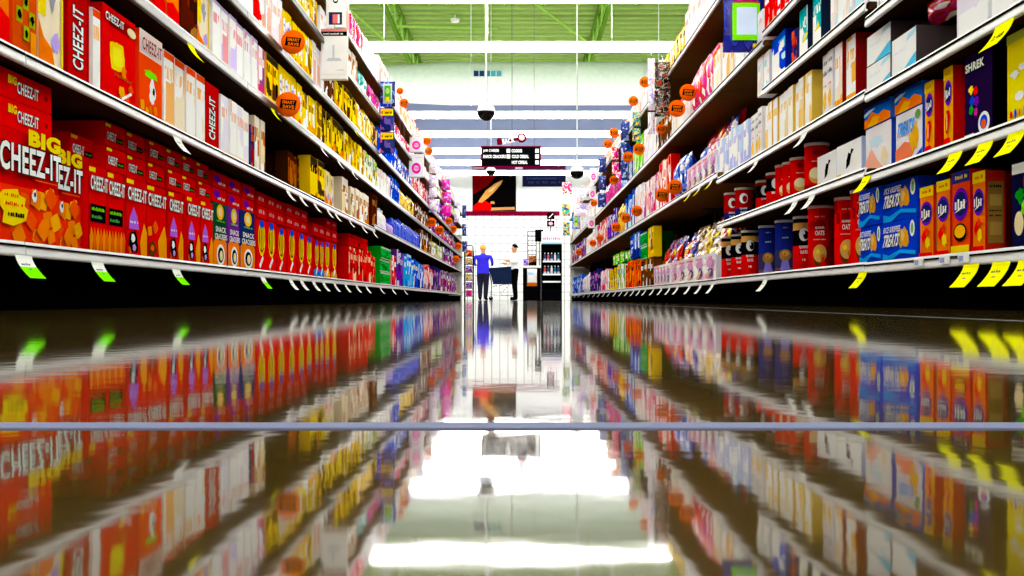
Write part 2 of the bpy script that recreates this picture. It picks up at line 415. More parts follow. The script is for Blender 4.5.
# second left shelf
carton('orange_icons','cracker_box',.2,.26,.07,(.75,.10,.01),(.62,.10,.008),
  [('r',.1,.60,.9,.98,(.45,.16,.02))]+[('r',.12+.26*i,.30+.14*(i%2),.36+.26*i,.44+.14*(i%2),(.35,.42,.05)) for i in range(3)]
  +[('b',.24+.26*i,.37+.14*(i%2),.09,.05,i,BLK) for i in range(3)]+[('r',.38,.16,.62,.29,(.35,.42,.05)),('b',.5,.22,.08,.045,9,BLK),('r',.66,.05,.9,.26,(.8,.30,.03))])
carton('orange_wave','cracker_box',.2,.26,.07,(.85,.12,.01),(.88,.22,.01),[('p',[(0,0),(1,0),(1,.28),(.5,.36),(0,.30)],RED),('e',.45,.72,.30,.18,YEL),('e',.45,.72,.2,.10,ORG)])
carton('white_orange','cracker_box',.22,.26,.07,(.85,.6,.3),(.88,.78,.60),[('r',0,.5,.30,1,YEL),('b',.55,.75,.2,.18,2,GRY),('p',[(0,0),(.7,0),(.55,.22),(.2,.30),(0,.45)],(.85,.22,.03)),('b',.7,.30,.2,.12,4,LIL),('p',[(.9,0),(1,0),(1,1),(.92,1)],YEL)])
carton('spine','cracker_box',.15,.26,.16,(.40,.004,.010),(.50,.006,.012),[('r',.86,0,.92,1,DRED)],[('CHEEZ-IT',.42,.48,1.10,.27,WHT,dict(rot=PI/2,out=OUT))])
carton('red_yellow_cracker','cracker_box',.18,.26,.07,RED,(.70,.02,.008),
  [('r',.18,.80,.98,.94,DRED),('s',.42,.50,.15,.12,YEL),('s',.42,.50,.10,.12,(.95,.8,.15)),('e',.86,.86,.14,.05,CRM)]+crk(8,6,.5,1.0,.05,.4,.05)+[('z',.3,.9,.30,.035,(.35,.1,.02)),('p',[(.5,.07),(.8,.18),(.84,.16),(.54,.05)],WHT)],
  [('CHEEZ-IT',.30,.87,.55,.085,WHT,dict(out=OUT))])
carton('orange_cracker','cracker_box',.18,.25,.07,(.80,.08,.01),(.80,.10,.008),
  [('r',0,.72,1,1,(.85,.72,.68)),('b',.45,.52,.32,.06,5,LGR),('b',.55,.32,.16,.17,6,WHT),('b',.6,.34,.06,.06,7,BLK)]+crk(9,5,.1,.9,.05,.2,.05),
  [('CHEEZ-IT',.5,.84,.86,.15,DRED,dict(out=WHT))])
carton('white_red','cracker_box',.19,.26,.07,(.86,.80,.76),printed((WHT,WHT,(.88,.78,.62),WHT,(.88,.50,.22)),1.5,1.6,top=(.75,.10,.04),tt=.90,low=(.88,.7,.5),tl=.08))
carton('white_plain','cracker_box',.19,.25,.07,WHT,printed((WHT,WHT,WHT,(.82,.78,.88),(.80,.50,.42)),1.4,1.5,low=(.86,.66,.5),tl=.10))
carton('white_violet','cereal_box',.2,.25,.07,WHT,printed((WHT,WHT,(.70,.60,.88),WHT,(.80,.36,.40)),1.4,1.8,top=(.55,.45,.75),tt=.94))
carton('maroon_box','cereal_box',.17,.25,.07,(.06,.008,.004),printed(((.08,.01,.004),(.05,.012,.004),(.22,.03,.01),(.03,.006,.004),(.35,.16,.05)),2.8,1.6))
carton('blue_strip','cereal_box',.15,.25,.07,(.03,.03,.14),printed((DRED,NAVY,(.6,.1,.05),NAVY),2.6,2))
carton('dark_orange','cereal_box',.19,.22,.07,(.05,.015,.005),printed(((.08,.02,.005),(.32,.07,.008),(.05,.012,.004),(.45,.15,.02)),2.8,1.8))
carton('yellow_black','cereal_box',.2,.25,.07,(.75,.50,.02),printed((YEL,YEL,BLK,YEL,(.06,.03,.01),(.75,.25,.02)),2.0,2.2,top=(.03,.02,.01),tt=.86,low=BLK,tl=.12))
carton('tan_white','cereal_box',.19,.24,.07,(.85,.70,.5),printed((CRM,WHT,(.6,.16,.05),WHT,(.35,.12,.05)),2.0,2.0,top=(.88,.82,.75),tt=.8))
carton('yellow_box','cereal_box',.19,.25,.07,(.90,.62,.02),printed((YEL,YEL,(.9,.42,.01),(.25,.12,.02),WHT),2.0,1.8,low=(.85,.5,.02),tl=.1))
carton('yellow_words','cereal_box',.19,.25,.07,(.90,.62,.02),(.92,.62,.015),[('p',[(.1,.35),(.5,.42),(.5,.85),(.1,.78)],WHT),('p',[(.6,.3),(.92,.34),(.92,.8),(.6,.76)],WHT),('z',.14,.46,.68,.06,BLUE),('z',.14,.46,.52,.06,PUR),('z',.64,.9,.62,.06,RED),('z',.64,.9,.46,.06,BLUE),('e',.5,.14,.3,.09,ORG)])
carton('white_green','cereal_box',.19,.22,.07,WHT,printed((WHT,(.2,.45,.06),WHT,YEL,(.05,.12,.03)),2.4,1.6))
carton('red_white','cereal_box',.19,.25,.07,RED,printed((RED,WHT,RED,(.85,.4,.3)),2.4,1.6))
carton('pink_box','cereal_box',.19,.24,.07,(.8,.3,.4),printed((ROSE,WHT,(.75,.06,.16),WHT,(.35,.08,.3)),2.0,2))
carton('brown_box','cereal_box',.19,.24,.07,BRN,printed((BRN,(.03,.01,.008),(.55,.22,.05),BRN,WHT),2.4,1.6))
carton('blue_box','snack_box',.2,.25,.07,(.02,.10,.55),printed((BLUE,(.03,.2,.7),(.008,.02,.2),BLUE,WHT),2.2,1.6))
carton('sky_box','snack_box',.2,.30,.07,SKY,printed((SKY,(.03,.2,.75),BLUE,SKY,WHT),2.0,1.8,top=(.5,.65,.9),tt=.92))
carton('purple_box','snack_box',.2,.30,.07,(.12,.03,.28),printed((PUR,(.06,.02,.2),NAVY,(.7,.65,.8),PUR),2.4,2.2))
carton('navy_box','snack_box',.2,.28,.07,NAVY,printed((NAVY,PUR,(.02,.005,.03),NAVY,(.7,.3,.5)),2.4,2))
carton('redwhite_mix','snack_box',.2,.28,.07,(.7,.3,.3),printed(((.75,.02,.05),WHT,(.05,.01,.12),(.65,.03,.06),(.8,.7,.75)),2.4,2))
carton('orange_box','snack_box',.19,.28,.07,(.85,.2,.02),printed((ORG,(.95,.4,.02),RED,ORG,BLK),2.8,2.2))
carton('green_yellow','snack_box',.19,.22,.07,GRN,printed((LGR,YEL,GRN,LGR,WHT),3,1.6))
carton('mixed_small','snack_box',.22,.24,.07,(.4,.3,.4),printed((NAVY,RED,(.03,.02,.05),WHT,PUR,(.5,.06,.1)),2.6,2))
bag('yellow_bag','snack_bag',.2,.26,.08,printed((YEL,(.9,.45,.02),YEL,BRN),2.6,1.4,rough=.2),seed=2)
bag('blue_bag','snack_bag',.22,.26,.08,printed((BLUE,NAVY,(.1,.2,.8),WHT),2.4,1.4,rough=.2),seed=3)
bag('red_bag','snack_bag',.26,.26,.09,printed((RED,(.6,.0,.02),MAG,RED,WHT),2.0,1.2,rough=.18),seed=4)
bag('maroon_bag','snack_bag',.26,.25,.09,printed((MAG,(.3,.01,.08),MAG,PNK),2.2,1.3,rough=.18),seed=5)
bag('teal_bag','snack_bag',.24,.25,.09,printed((TEAL,(.02,.3,.2),TEAL,WHT),2.2,1.3,rough=.18),seed=6)
bag('white_bag','snack_bag',.24,.25,.09,printed((WHT,WHT,(.85,.6,.7),WHT,LIL),2.2,1.3,rough=.2),seed=7)
bag('brown_bag','snack_bag',.2,.15,.09,printed((TAN,CRM,BRN,TAN,WHT),2.6,1.4,rough=.2),seed=8)
bag('navy_bag','snack_bag',.2,.15,.09,printed((NAVY,BLUE,LIL,NAVY,RED),2.6,1.4,rough=.18),seed=9)
bag('scarlet_bag','snack_bag',.2,.15,.09,printed((RED,DRED,RED,YEL),2.2,1.2,rough=.18),seed=10)
bottle('white_bottle','bottle',.05,.19,WHT,(.7,.7,.85),(.70,.66,.80)); bottle('violet_bottle','bottle',.05,.12,LIL,PUR,(.4,.2,.5))
bottle('blue_bottle','bottle',.07,.25,BLUE,(.75,.75,.85),NAVY)
# right side
carton('fruit_box','fruit_snack_box',.085,.205,.05,(.60,.05,.01),(.90,.22,.01),
  [('r',0,.86,1,1,YEL),('z',.12,.88,.93,.045,RED),('e',.5,.62,.44,.17,PUR),('e',.5,.62,.38,.13,NAVY),('z',.16,.84,.63,.13,WHT),('p',[(.15,.52),(.5,.55),(.88,.66),(.5,.58)],WHT),
   ('b',.4,.30,.22,.11,4,RED),('b',.62,.2,.2,.10,5,YEL),('b',.6,.36,.16,.06,6,(.85,.08,.02)),('r',0,0,1,.07,RED)],facts=(.34,.19,.06))
carton('fruit_red','fruit_snack_box',.11,.215,.05,(.50,.02,.01),(.80,.10,.008),
  [('r',0,.86,1,1,(.03,.03,.20)),('z',.12,.88,.93,.05,YEL),('e',.5,.60,.42,.20,PUR),('e',.5,.60,.35,.15,NAVY),('z',.20,.82,.61,.14,WHT),('p',[(.18,.50),(.5,.53),(.86,.63),(.5,.56)],WHT),
   ('e',.5,.26,.36,.11,BLK),('e',.5,.27,.30,.08,(.9,.45,.02)),('r',0,0,1,.10,YEL)])
carton('fruit_tall','fruit_snack_box',.095,.215,.05,(.62,.04,.01),(.92,.42,.01),
  [('r',0,.86,1,1,YEL),('z',.12,.7,.93,.04,ORG),('e',.52,.68,.40,.16,PUR),('e',.52,.68,.32,.11,NAVY),('z',.20,.84,.69,.11,WHT),('p',[(.2,.60),(.5,.62),(.86,.71),(.5,.65)],WHT),
   ('p',[(.3,.2),(.5,.16),(.78,.36),(.70,.46),(.4,.46),(.26,.34)],RED),('e',.45,.32,.07,.11,(.95,.5,.3)),('b',.5,.08,.45,.06,3,RED)])
carton('treats','treat_box',.25,.125,.09,BLUE,(.012,.05,.55),
  [('b',.62,.55,.20,.30,3,TAN),('s',.70,.52,.17,.3,(.72,.34,.08)),('s',.60,.60,.12,.9,(.85,.55,.2)),('e',.90,.75,.07,.2,WHT),('e',.90,.75,.04,.13,(.2,.45,.2)),('p',[(0,.0),(.25,0),(.55,.18),(1,.10),(1,.2),(.55,.27),(.2,.14),(0,.2)],SKY)],
  [('RICE KRISPIES',.30,.80,.52,.15,(.80,.85,.95),dict(slant=.25)),('TREATS',.28,.52,.50,.32,WHT,dict(out=NAVY,slant=.3,bold=.04))])
carton('mountain','treat_box',.26,.105,.09,(.05,.15,.6),(.02,.16,.65),
  [('p',[(0,.0),(1,0),(1,.30),(.75,.55),(.55,.42),(.3,.7),(.1,.4),(0,.45)],(.85,.22,.02)),('p',[(.1,0),(.5,0),(.6,.30),(.35,.45)],(.95,.45,.05)),('p',[(0,.75),(.4,.9),(1,.8),(1,1),(0,1)],(.02,.04,.3)),('p',[(0,.55),(.2,.66),(.45,.8),(.2,.84),(0,.72)],(.5,.75,.9))])
carton('treat_white','treat_box',.22,.16,.09,BLUE,(.82,.80,.84),
  [('p',[(0,0),(.55,0),(.8,.3),(.35,.42),(0,.3)],(.88,.25,.15)),('b',.72,.45,.2,.3,4,(.8,.45,.1)),('p',[(.6,0),(1,0),(1,.2)],BLUE),('e',.85,.84,.1,.09,(.15,.3,.1))],[('TREATS',.40,.68,.62,.26,(.10,.30,.75),dict(slant=.35,bold=.05))])
carton('treat_pale','treat_box',.2,.17,.09,(.03,.06,.4),(.84,.82,.84),[('p',[(0,0),(.8,0),(.5,.25),(.25,.55),(0,.3)],(.9,.45,.35)),('b',.4,.65,.3,.14,5,(.6,.75,.9)),('b',.75,.3,.14,.2,6,(.86,.7,.5))])
carton('trix_like','cereal_box',.2,.2,.06,(.008,.008,.03),(.006,.006,.04),[('b',.3,.6,.16,.1,2,GRN),('e',.55,.75,.14,.1,RED),('e',.7,.55,.12,.1,BLUE),('e',.28,.28,.16,.14,CRM),('e',.75,.3,.12,.1,ORG),('b',.5,.45,.16,.1,6,LGR),('r',.05,.85,.6,.97,WHT)])
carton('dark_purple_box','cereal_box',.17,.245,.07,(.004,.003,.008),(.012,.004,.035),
  [('b',.25,.58,.10,.06,2,YEL),('b',.42,.55,.1,.06,3,RED),('b',.3,.45,.10,.07,4,BLUE),('b',.45,.42,.1,.07,5,PUR),('b',.28,.34,.09,.06,6,GRN),('b',.45,.30,.08,.06,7,(.6,.05,.3)),('e',.74,.14,.20,.13,WHT),('e',.74,.15,.13,.08,BLUE),('e',.74,.13,.08,.05,ORG),('r',.05,.02,.4,.06,WHT)],
  [('SHREK',.44,.84,.68,.10,(.8,.85,.75),dict(bold=.04))])
carton('yellow_right','cereal_box',.16,.25,.07,(.9,.75,.02),(.92,.78,.03),[('r',0,.9,1,1,(.55,.65,.15)),('b',.35,.55,.2,.05,2,WHT),('b',.7,.6,.2,.05,3,WHT),('e',.55,.30,.18,.05,WHT),('b',.2,.12,.06,.05,5,RED),('b',.4,.12,.06,.06,6,BLUE),('b',.58,.12,.05,.05,7,ORG),('e',.84,.12,.11,.09,TEAL)])
carton('kraft_white','snack_carton',.17,.11,.12,(.6,.68,.88),(.93,.93,.94),[('p',[(.40,.25),(.55,.35),(.62,.62),(.50,.70),(.42,.50)],BLK),('p',[(.55,.55),(.72,.72),(.62,.78)],BLK),('r',.02,.05,.2,.18,YEL)])
carton('white_teal','snack_carton',.2,.13,.12,(.07,.05,.05),(.93,.93,.94),[('p',[(.3,0),(1,0),(1,.4),(.8,.3),(.5,.12)],(.15,.55,.8)),('p',[(.6,.75),(1,.85),(1,.98),(.7,.9)],(.5,.75,.88)),('z',.15,.6,.62,.07,(.7,.75,.85))])
carton('white_tall','cereal_box',.2,.26,.07,(.80,.80,.86),printed((WHT,WHT,(.5,.75,.8),WHT,(.85,.75,.7)),2.2,1.6))
carton('teal_tall','cereal_box',.17,.25,.07,(.01,.02,.05),printed((WHT,TEAL,(.3,.7,.7),WHT,TEAL,YEL),2.0,1.8,low=WHT,tl=.35))
carton('blue_tall','cereal_box',.18,.25,.07,(.012,.02,.30),printed((WHT,(.15,.5,.7),WHT,BLUE,(.6,.8,.9)),2.0,1.8,top=(.02,.08,.5),tt=.85))
carton('white_orange_tall','cereal_box',.16,.26,.07,(.30,.01,.02),printed((WHT,WHT,(.9,.5,.15),WHT,(.88,.75,.6)),2.2,1.8,low=(.85,.4,.1),tl=.16))
carton('white_words','cereal_box',.14,.24,.07,(.82,.80,.86),(.86,.84,.84),[('z',.1,.9,.86,.07,NAVY),('z',.1,.9,.70,.08,NAVY),('b',.5,.28,.35,.18,4,(.9,.55,.15)),('z',.2,.8,.5,.04,RED)])
carton('tan_side','cereal_box',.2,.22,.07,(.80,.55,.15),printed((WHT,WHT,(.88,.62,.25),WHT,CRM),1.5,1.6))
carton('pale_blue','snack_box',.2,.24,.07,(.55,.6,.85),printed((WHT,LBL,WHT,(.5,.5,.85)),2.4,1.8))
OATS=printed((RED,DRED,(.60,.004,.01)),1.5,1.2,seed=2)
oat_prints=[('e',.5,.70,.15,.07,DRED),('z',.38,.62,.82,.02,(.8,.5,.4)),('e',.5,.20,.17,.17,BRN),('e',.5,.24,.16,.14,TAN),('b',.46,.27,.05,.045,4,YEL),('b',.56,.18,.07,.06,5,(.5,.22,.06)),('p',[(.50,.04),(.62,.05),(.60,.20),(.54,.16)],(.8,.02,.01)),('z',.35,.65,.46,.018,(.8,.5,.4))]
canister('oats','oat_canister',.047,.25,[(1,OATS)],(.7,.5,.5),oat_prints,[('OATS',.5,.56,.20,.075,(.9,.75,.7),dict(bold=.04)),('QUAKER',.5,.64,.20,.04,(.9,.75,.7),dict(bold=.03))])
canister('oats_black','oat_canister',.047,.235,[(.48,(.70,.01,.01)),(.78,BLK),(.92,TAN),(1,BLK)],(.75,.7,.65),[('e',.5,.66,.13,.12,WHT),('e',.55,.65,.07,.08,BLK),('b',.48,.70,.06,.05,3,WHT)],[('QUAKER',.5,.43,.24,.06,WHT,dict(bold=.04)),('OATS',.5,.34,.18,.06,WHT,dict(bold=.04)),('10',.5,.2,.08,.04,WHT)])
canister('blue_can','crumb_canister',.047,.235,[(.10,(.12,.06,.1)),(.45,(.03,.03,.10)),(1,(.012,.02,.19))],(.55,.6,.75),[('e',.5,.33,.17,.11,(.35,.18,.06)),('b',.5,.36,.11,.06,5,TAN),('p',[(.36,.05),(.5,.0),(.64,.05),(.58,.24),(.42,.24)],(.25,.20,.62)),('z',.42,.60,.66,.03,(.4,.5,.8)),('z',.44,.6,.85,.025,(.4,.5,.8))])
canister('red_can','oat_canister',.047,.185,[(.16,DRED),(1,(.62,.004,.008))],(.75,.6,.55),[('e',.5,.34,.18,.16,TAN),('e',.5,.38,.17,.11,CRM),('e',.5,.80,.1,.06,DRED),('z',.4,.6,.62,.025,(.85,.6,.55))])
canister('black_red_can','oat_canister',.047,.165,[(.50,(.66,.01,.01)),(.9,BLK),(1,DRED)],(.6,.55,.5),[('e',.5,.68,.13,.15,WHT),('e',.55,.67,.07,.10,BLK)],[('QUAKER',.5,.42,.24,.07,WHT,dict(bold=.04))])
canister('dark_can','oat_canister',.047,.165,[(.12,NAVY),(.34,NAVY),(1,(.35,.02,.02))],(.6,.5,.45),[('e',.5,.64,.14,.17,WHT),('e',.54,.62,.08,.11,DRED)],[('QUAKER',.5,.30,.24,.07,WHT,dict(bold=.04)),('OATS',.5,.18,.2,.07,WHT,dict(bold=.04))])
def tray(key,w,h,d,m):
    mb=MB(); t=.004; mm=mat((.80,.76,.84)); fm=m
    mb.box(-w/2,w/2,0,t,0,h,mm,fm); mb.box(-w/2,w/2,d-t,d,0,h*.8,mm); mb.box(-w/2,-w/2+t,t,d-t,0,h*.9,mm); mb.box(w/2-t,w/2,t,d-t,0,h*.9,mm); mb.box(-w/2+t,w/2-t,t,d-t,0,t,mm)
    me=mb.mesh('display_tray',merge=False); kids=[]
    pr=[]
    n=5
    for i in range(n):
        u=(i+.5)/n
        pr+=[('b',u,.62,.07,.22,i+1,(.70,.36,.62)),('b',u+.02,.30,.05,.20,i+9,(.10,.08,.25)),('p',[(u-.08,.08),(u-.02,.05),(u+.04,.34),(u+.02,.40)],(.75,.45,.35)),('z',u-.07,u+.06,.85,.10,RED)]
    me=join_print(me,pr,flat_fn(w,h),w/h)
    PR[key]=Prod('display_tray','tray',me,kids,w,h,d)
tray('tray',1.0,.155,.26,printed(((.82,.72,.84),WHT,(.85,.6,.75),(.8,.78,.9)),4,1))
# ================================================================== shelves
LZ=[.156,.592,.93,1.23,1.55,1.81]
RZA=[.143,.43,.69,.93]; RZB=[.145,.45,.70,.985,1.245]; RZC=[.143,.74,1.21,1.705]
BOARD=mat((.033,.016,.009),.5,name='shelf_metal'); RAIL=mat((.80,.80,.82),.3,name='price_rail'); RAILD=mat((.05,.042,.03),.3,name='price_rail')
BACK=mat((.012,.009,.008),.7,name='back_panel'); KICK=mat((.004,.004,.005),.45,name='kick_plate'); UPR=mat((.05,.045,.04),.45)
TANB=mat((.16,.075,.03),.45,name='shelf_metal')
def shelf(side,z,y0,y1,label,rail,bm,depth=.42):
    o=empty('store_shelf',(side*A,(y0+y1)/2,z),0,label=label,cat='shelf',group='gondola shelves')
    L=(y1-y0)/2-.003; s=side
    X=lambda a,b:(min(s*a,s*b),max(s*a,s*b))
    mb=MB(); x0,x1=X(.012,depth); mb.box(x0,x1,-L,L,-.028,-.003,bm)
    link('shelf_board',mb.mesh('shelf_board',bevel=.002),o)
    # price rail: a channel with rolled lips, leaning back
    mb=MB(); P=[(.000,.000),(.006,.001),(.010,-.003),(.008,-.006),(.005,-.007),(.003,-.026),(.007,-.028),(.010,-.031),(.004,-.034),(-.003,-.032),(-.004,-.028),(-.001,-.004)]
    rows=[[(s*px,yy,pz) for px,pz in P] for yy in (-L,L)]
    mb.grid(rows,len(P),2,rail,True,False); mb.face(rows[0],rail); mb.face(list(reversed(rows[1])),rail)
    link('price_rail',mb.mesh('price_rail'),o)
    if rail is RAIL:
        mb=MB(); x0,x1=X(-.0052,-.001); mb.box(x0,x1,-L,L,-.0115,-.0070,BACK); link('rail_shade_strip',mb.mesh('rail_shade_strip'),o)  # dark strip added on the rail face as a painted shadow line
    else:
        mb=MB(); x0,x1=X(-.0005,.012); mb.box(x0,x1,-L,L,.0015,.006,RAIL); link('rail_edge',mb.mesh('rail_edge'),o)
    for e in (-1,1):
        mb=MB(); yy=e*(L-.012)
        pts=[(s*.28,-.029),(s*depth,-.029),(s*depth,-.085)]
        pass
        f=[(p,yy-.002,q) for p,q in pts]; g=[(p,yy+.002,q) for p,q in pts]
        mb.face(f,UPR); mb.face(list(reversed(g)),UPR)
        for i in range(len(pts)):
            j=(i+1)%len(pts); mb.face([f[i],g[i],g[j],f[j]],UPR)
        link('bracket',mb.mesh('bracket'),o)
    return o
def gondola(side,name,label,y0,y1,h):
    o=empty(name,(side*(A+.26),(y0+y1)/2,0),0,label=label,cat='shelving')
    s=side; L=(y1-y0)/2
    X=lambda a,b:(min(s*a,s*b),max(s*a,s*b))
    mb=MB(); x0,x1=X(.17,.21); mb.box(x0,x1,-L,L,.0,h,BACK); link('back_panel',mb.mesh('back_panel'),o)
    mb=MB(); x0,x1=X(-.20,-.185); mb.box(x0,x1,-L,L,0,.098,KICK); link('kick_plate',mb.mesh('kick_plate',bevel=.002),o)
    y=-L+.03
    while y<=L:
        mb=MB(); x0,x1=X(.162,.1695); mb.box(x0,x1,y-.02,y+.02,.0,h-.02,UPR); link('upright',mb.mesh('upright',bevel=.002),o)
        y+=1.83
    mb=MB(); x0,x1=X(-.235,.21); mb.box(x0,x1,L+.001,L+.02,0,1.4,mat((.75,.73,.68),.5)); link('end_panel',mb.mesh('end_panel',bevel=.003),o)
    return o
gondola(-1,'gondola','long dark shelving unit lined with crackers and cereal along the left of the aisle',.2,20.56,2.25)
gondola(1,'gondola','long dark shelving unit lined with cookies and oats along the right of the aisle',.2,20.5,2.15)
LN=['the lowest left shelf','the second left shelf','the third left shelf','the fourth left shelf','the fifth left shelf','the top left shelf']
RN=['the lowest right shelf','the second right shelf','the third right shelf','the fourth right shelf','the fifth right shelf']
RF=['the lowest far right shelf','the second far right shelf','the third far right shelf','the top far right shelf']
def ordl(n): return ORD[n]
nb=11
for i in range(nb):
    y0=.38+1.83*i
    for k,z in enumerate(LZ):
        zz=z if not (k==1 and i>=4) else .622
        pos='nearest bay' if i==0 else f'{ordl(i)} bay from the near end'
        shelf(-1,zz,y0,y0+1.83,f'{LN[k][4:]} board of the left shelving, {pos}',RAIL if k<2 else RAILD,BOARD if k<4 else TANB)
def rshelves(zs,y0,y1,where,nm,tan=9):
    for k,z in enumerate(zs):
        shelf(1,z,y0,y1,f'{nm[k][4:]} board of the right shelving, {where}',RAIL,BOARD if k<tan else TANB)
rshelves(RZA,1.28,3.11,'nearest bay in view',RN)
rshelves(RZA,.2,1.28,'bay before the cookie boxes',RN)
rshelves(RZB[:3],3.11,5.40,'oat canister bay',RN)
for k in (3,4): shelf(1,RZB[k],3.11,4.40,f'{RN[k][4:]} board of the right shelving, above the oat canisters',RAIL,BOARD)
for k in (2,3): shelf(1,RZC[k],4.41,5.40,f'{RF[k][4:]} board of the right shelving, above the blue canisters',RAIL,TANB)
for i in range(8):
    rshelves(RZC,5.405+1.88*i,5.405+1.88*(i+1),('bag tray bay' if i==0 else f'{ordl(i)} bay past the bag trays'),RF,tan=1)

L,R=-1,1
# ---------- lowest left
S=LN[0]; z=LZ[0]
run(L,S,z,-150,-5,'big_cracker','big red cracker box before the pair with yellow word',2,h=.262)
run(L,S,z,-5,62,'big_cracker','big red cracker box with a yellow word above white lettering',1,h=.262)
run(L,S,z,0,0,'big_cracker','big red cracker box set back behind its twin',1,h=.262,sb=.07,d0=2.43,d1=2.722)
run(L,S,z,-3,53,'big_lying','flat red carton stacked on the nearest big cracker box',1,dz=.263,h=.066,levels=2,sb=.01)
run(L,S,z,70,98,'lying','flat red carton lying on the set-back big cracker box',1,dz=.263,h=.075,sb=.09)
SB=.05
run(L,S,z,87.5,127,'cracker_a','red cracker box with a black and green label',2,sb=SB)
run(L,S,z,127,149,'cracker_b','red cracker box with a violet patch, before the plainer one',1,sb=SB)
run(L,S,z,149,170,'cracker_c','plainer red cracker box with orange wedges',1,sb=SB)
run(L,S,z,170,214,'cracker_b','red cracker box with violet patch past the plainer',3,sb=SB)
run(L,S,z,105,212,'lying','flat red carton stacked on the red cracker boxes',6,dz=.252,levels=2,sb=SB+.005)
run(L,S,z,214,228,'snack_green','green topped snack cracker box',1,sb=SB)
run(L,S,z,228,240,'snack_purple','purple topped snack cracker box',1,sb=SB)
run(L,S,z,240,255,'snack_navy','navy topped snack cracker box',1,sb=SB)
run(L,S,z,213,256,'lying_purple','flat red and purple carton on snack crackers',3,dz=.262,levels=2,sb=SB)
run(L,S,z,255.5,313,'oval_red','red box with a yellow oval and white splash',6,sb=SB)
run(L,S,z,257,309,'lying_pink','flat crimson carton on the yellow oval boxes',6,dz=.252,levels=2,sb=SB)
run(L,S,z,313.5,325,'oval_blue','red box with an oval and blue foot',2,sb=SB,h=.24)
run(L,S,z,325.5,338,'oval_yellow','red and amber box with a yellow oval',2,sb=SB,h=.25)
run(L,S,z,314,338,'lying_pink','flat crimson carton on the blue footed boxes',4,dz=.252,h=.08,sb=SB)
run(L,S,z,326,337,'lying_pink','flat crimson carton topping the amber oval boxes',2,dz=.335,h=.05,sb=SB)
run(L,S,z,349,371,'red_plain','plain crimson box past the dark gap',5,sb=SB)
run(L,S,z,350,369,'red_lying','flat crimson carton on the plain crimson boxes',4,dz=.262,sb=SB)
run(L,S,z,371.5,375.4,'red_plain','plain crimson box beside the green cases',2,sb=SB,h=.24)
run(L,S,z,381,391,'green_case','green shrink wrapped case in a pile of three',1,levels=3)
run(L,S,z,392,397,'redwhite_mix','tall red and white box past the green cases',2,h=.3)
run(L,S,z,397.5,404,'purple_box','tall purple box',2,h=.35)
run(L,S,z,404.5,414,'sky_box','tall sky blue pack',4,h=.36,share=True)
run(L,S,z,414.3,424,'blue_box','narrow far blue pack',5,h=.32)
run(L,S,z,424.3,433,'redwhite_mix','narrow far red and white pack',6,h=.32)
run(L,S,z,433.3,441,'navy_box','narrow far navy pack',6,h=.34)
run(L,S,z,441.3,456.5,'mixed_small','tiny far mixed colour pack',12,h=.33)
# ---------- second left
S=LN[1]; z=LZ[1]
run(L,S,z,-60,-14,'white_orange','pale cracker box before the orange wave box',1)
run(L,S,z,-13,13,'orange_wave','orange cracker box with a red wave',1)
run(L,S,z,14,40,'orange_icons','brown and orange box with green squares',1)
run(L,S,z,41,67,'white_orange','pale yellow and orange cracker box',1)
run(L,S,z,68,92,'spine','dark red cracker box turned to show upright white lettering',1,sb=.01)
run(L,S,z,93,102,'white_red','slim pale cracker box wedged beside the upright lettering',1,h=.23)
run(L,S,z,103,137,'red_yellow_cracker','red cracker box with a big yellow square',1,h=.265)
run(L,S,z,139,163,'orange_cracker','orange cracker box with a pale lettered top',1,h=.265)
run(L,S,z,164.5,207,'white_red','white cracker box with a red top edge',4,h=.255)
run(L,S,z,207.5,221,'spine','dark red cracker box with upright lettering among white boxes',1,h=.25)
run(L,S,z,222,251,'white_plain','plain white cracker box',4,h=.24)
run(L,S,z,251.5,255.5,'blue_strip','dark slim box past the white cracker boxes',1,h=.2)
run(L,S,z,256,265.5,'tan_white','cream box before the dark gap',2,h=.25)
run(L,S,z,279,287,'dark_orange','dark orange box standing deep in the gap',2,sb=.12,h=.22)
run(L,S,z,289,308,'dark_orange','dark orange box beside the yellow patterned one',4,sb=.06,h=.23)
run(L,S,z,311,325.5,'yellow_black','yellow and black patterned box',2,h=.25)
run(L,S,z,326,335.5,'white_orange','white and amber box beside the patterned pair',2,h=.22)
run(L,S,z,343,349,'tan_white','lone cream box between dark gaps',1,h=.25)
run(L,S,z,352,370,'tan_white','cream and rust box before the bottles',5,h=.24)
z=.622
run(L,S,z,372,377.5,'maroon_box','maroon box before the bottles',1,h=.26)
run(L,S,z,379,388,'white_bottle','white jug bottle',5,wd=.11)
run(L,S,z,389,394,'violet_bottle','small violet bottle',3,wd=.1)
run(L,S,z,395,420,'blue_bottle','blue bottle standing beyond the violet ones',16,h=.24,share=True)
run(L,S,z,420.5,432,'brown_box','narrow far brown box',7)
run(L,S,z,432.3,443,'white_green','narrow far white box',8)
run(L,S,z,443.3,456.5,'mixed_small','tiny far mixed colour box',10)
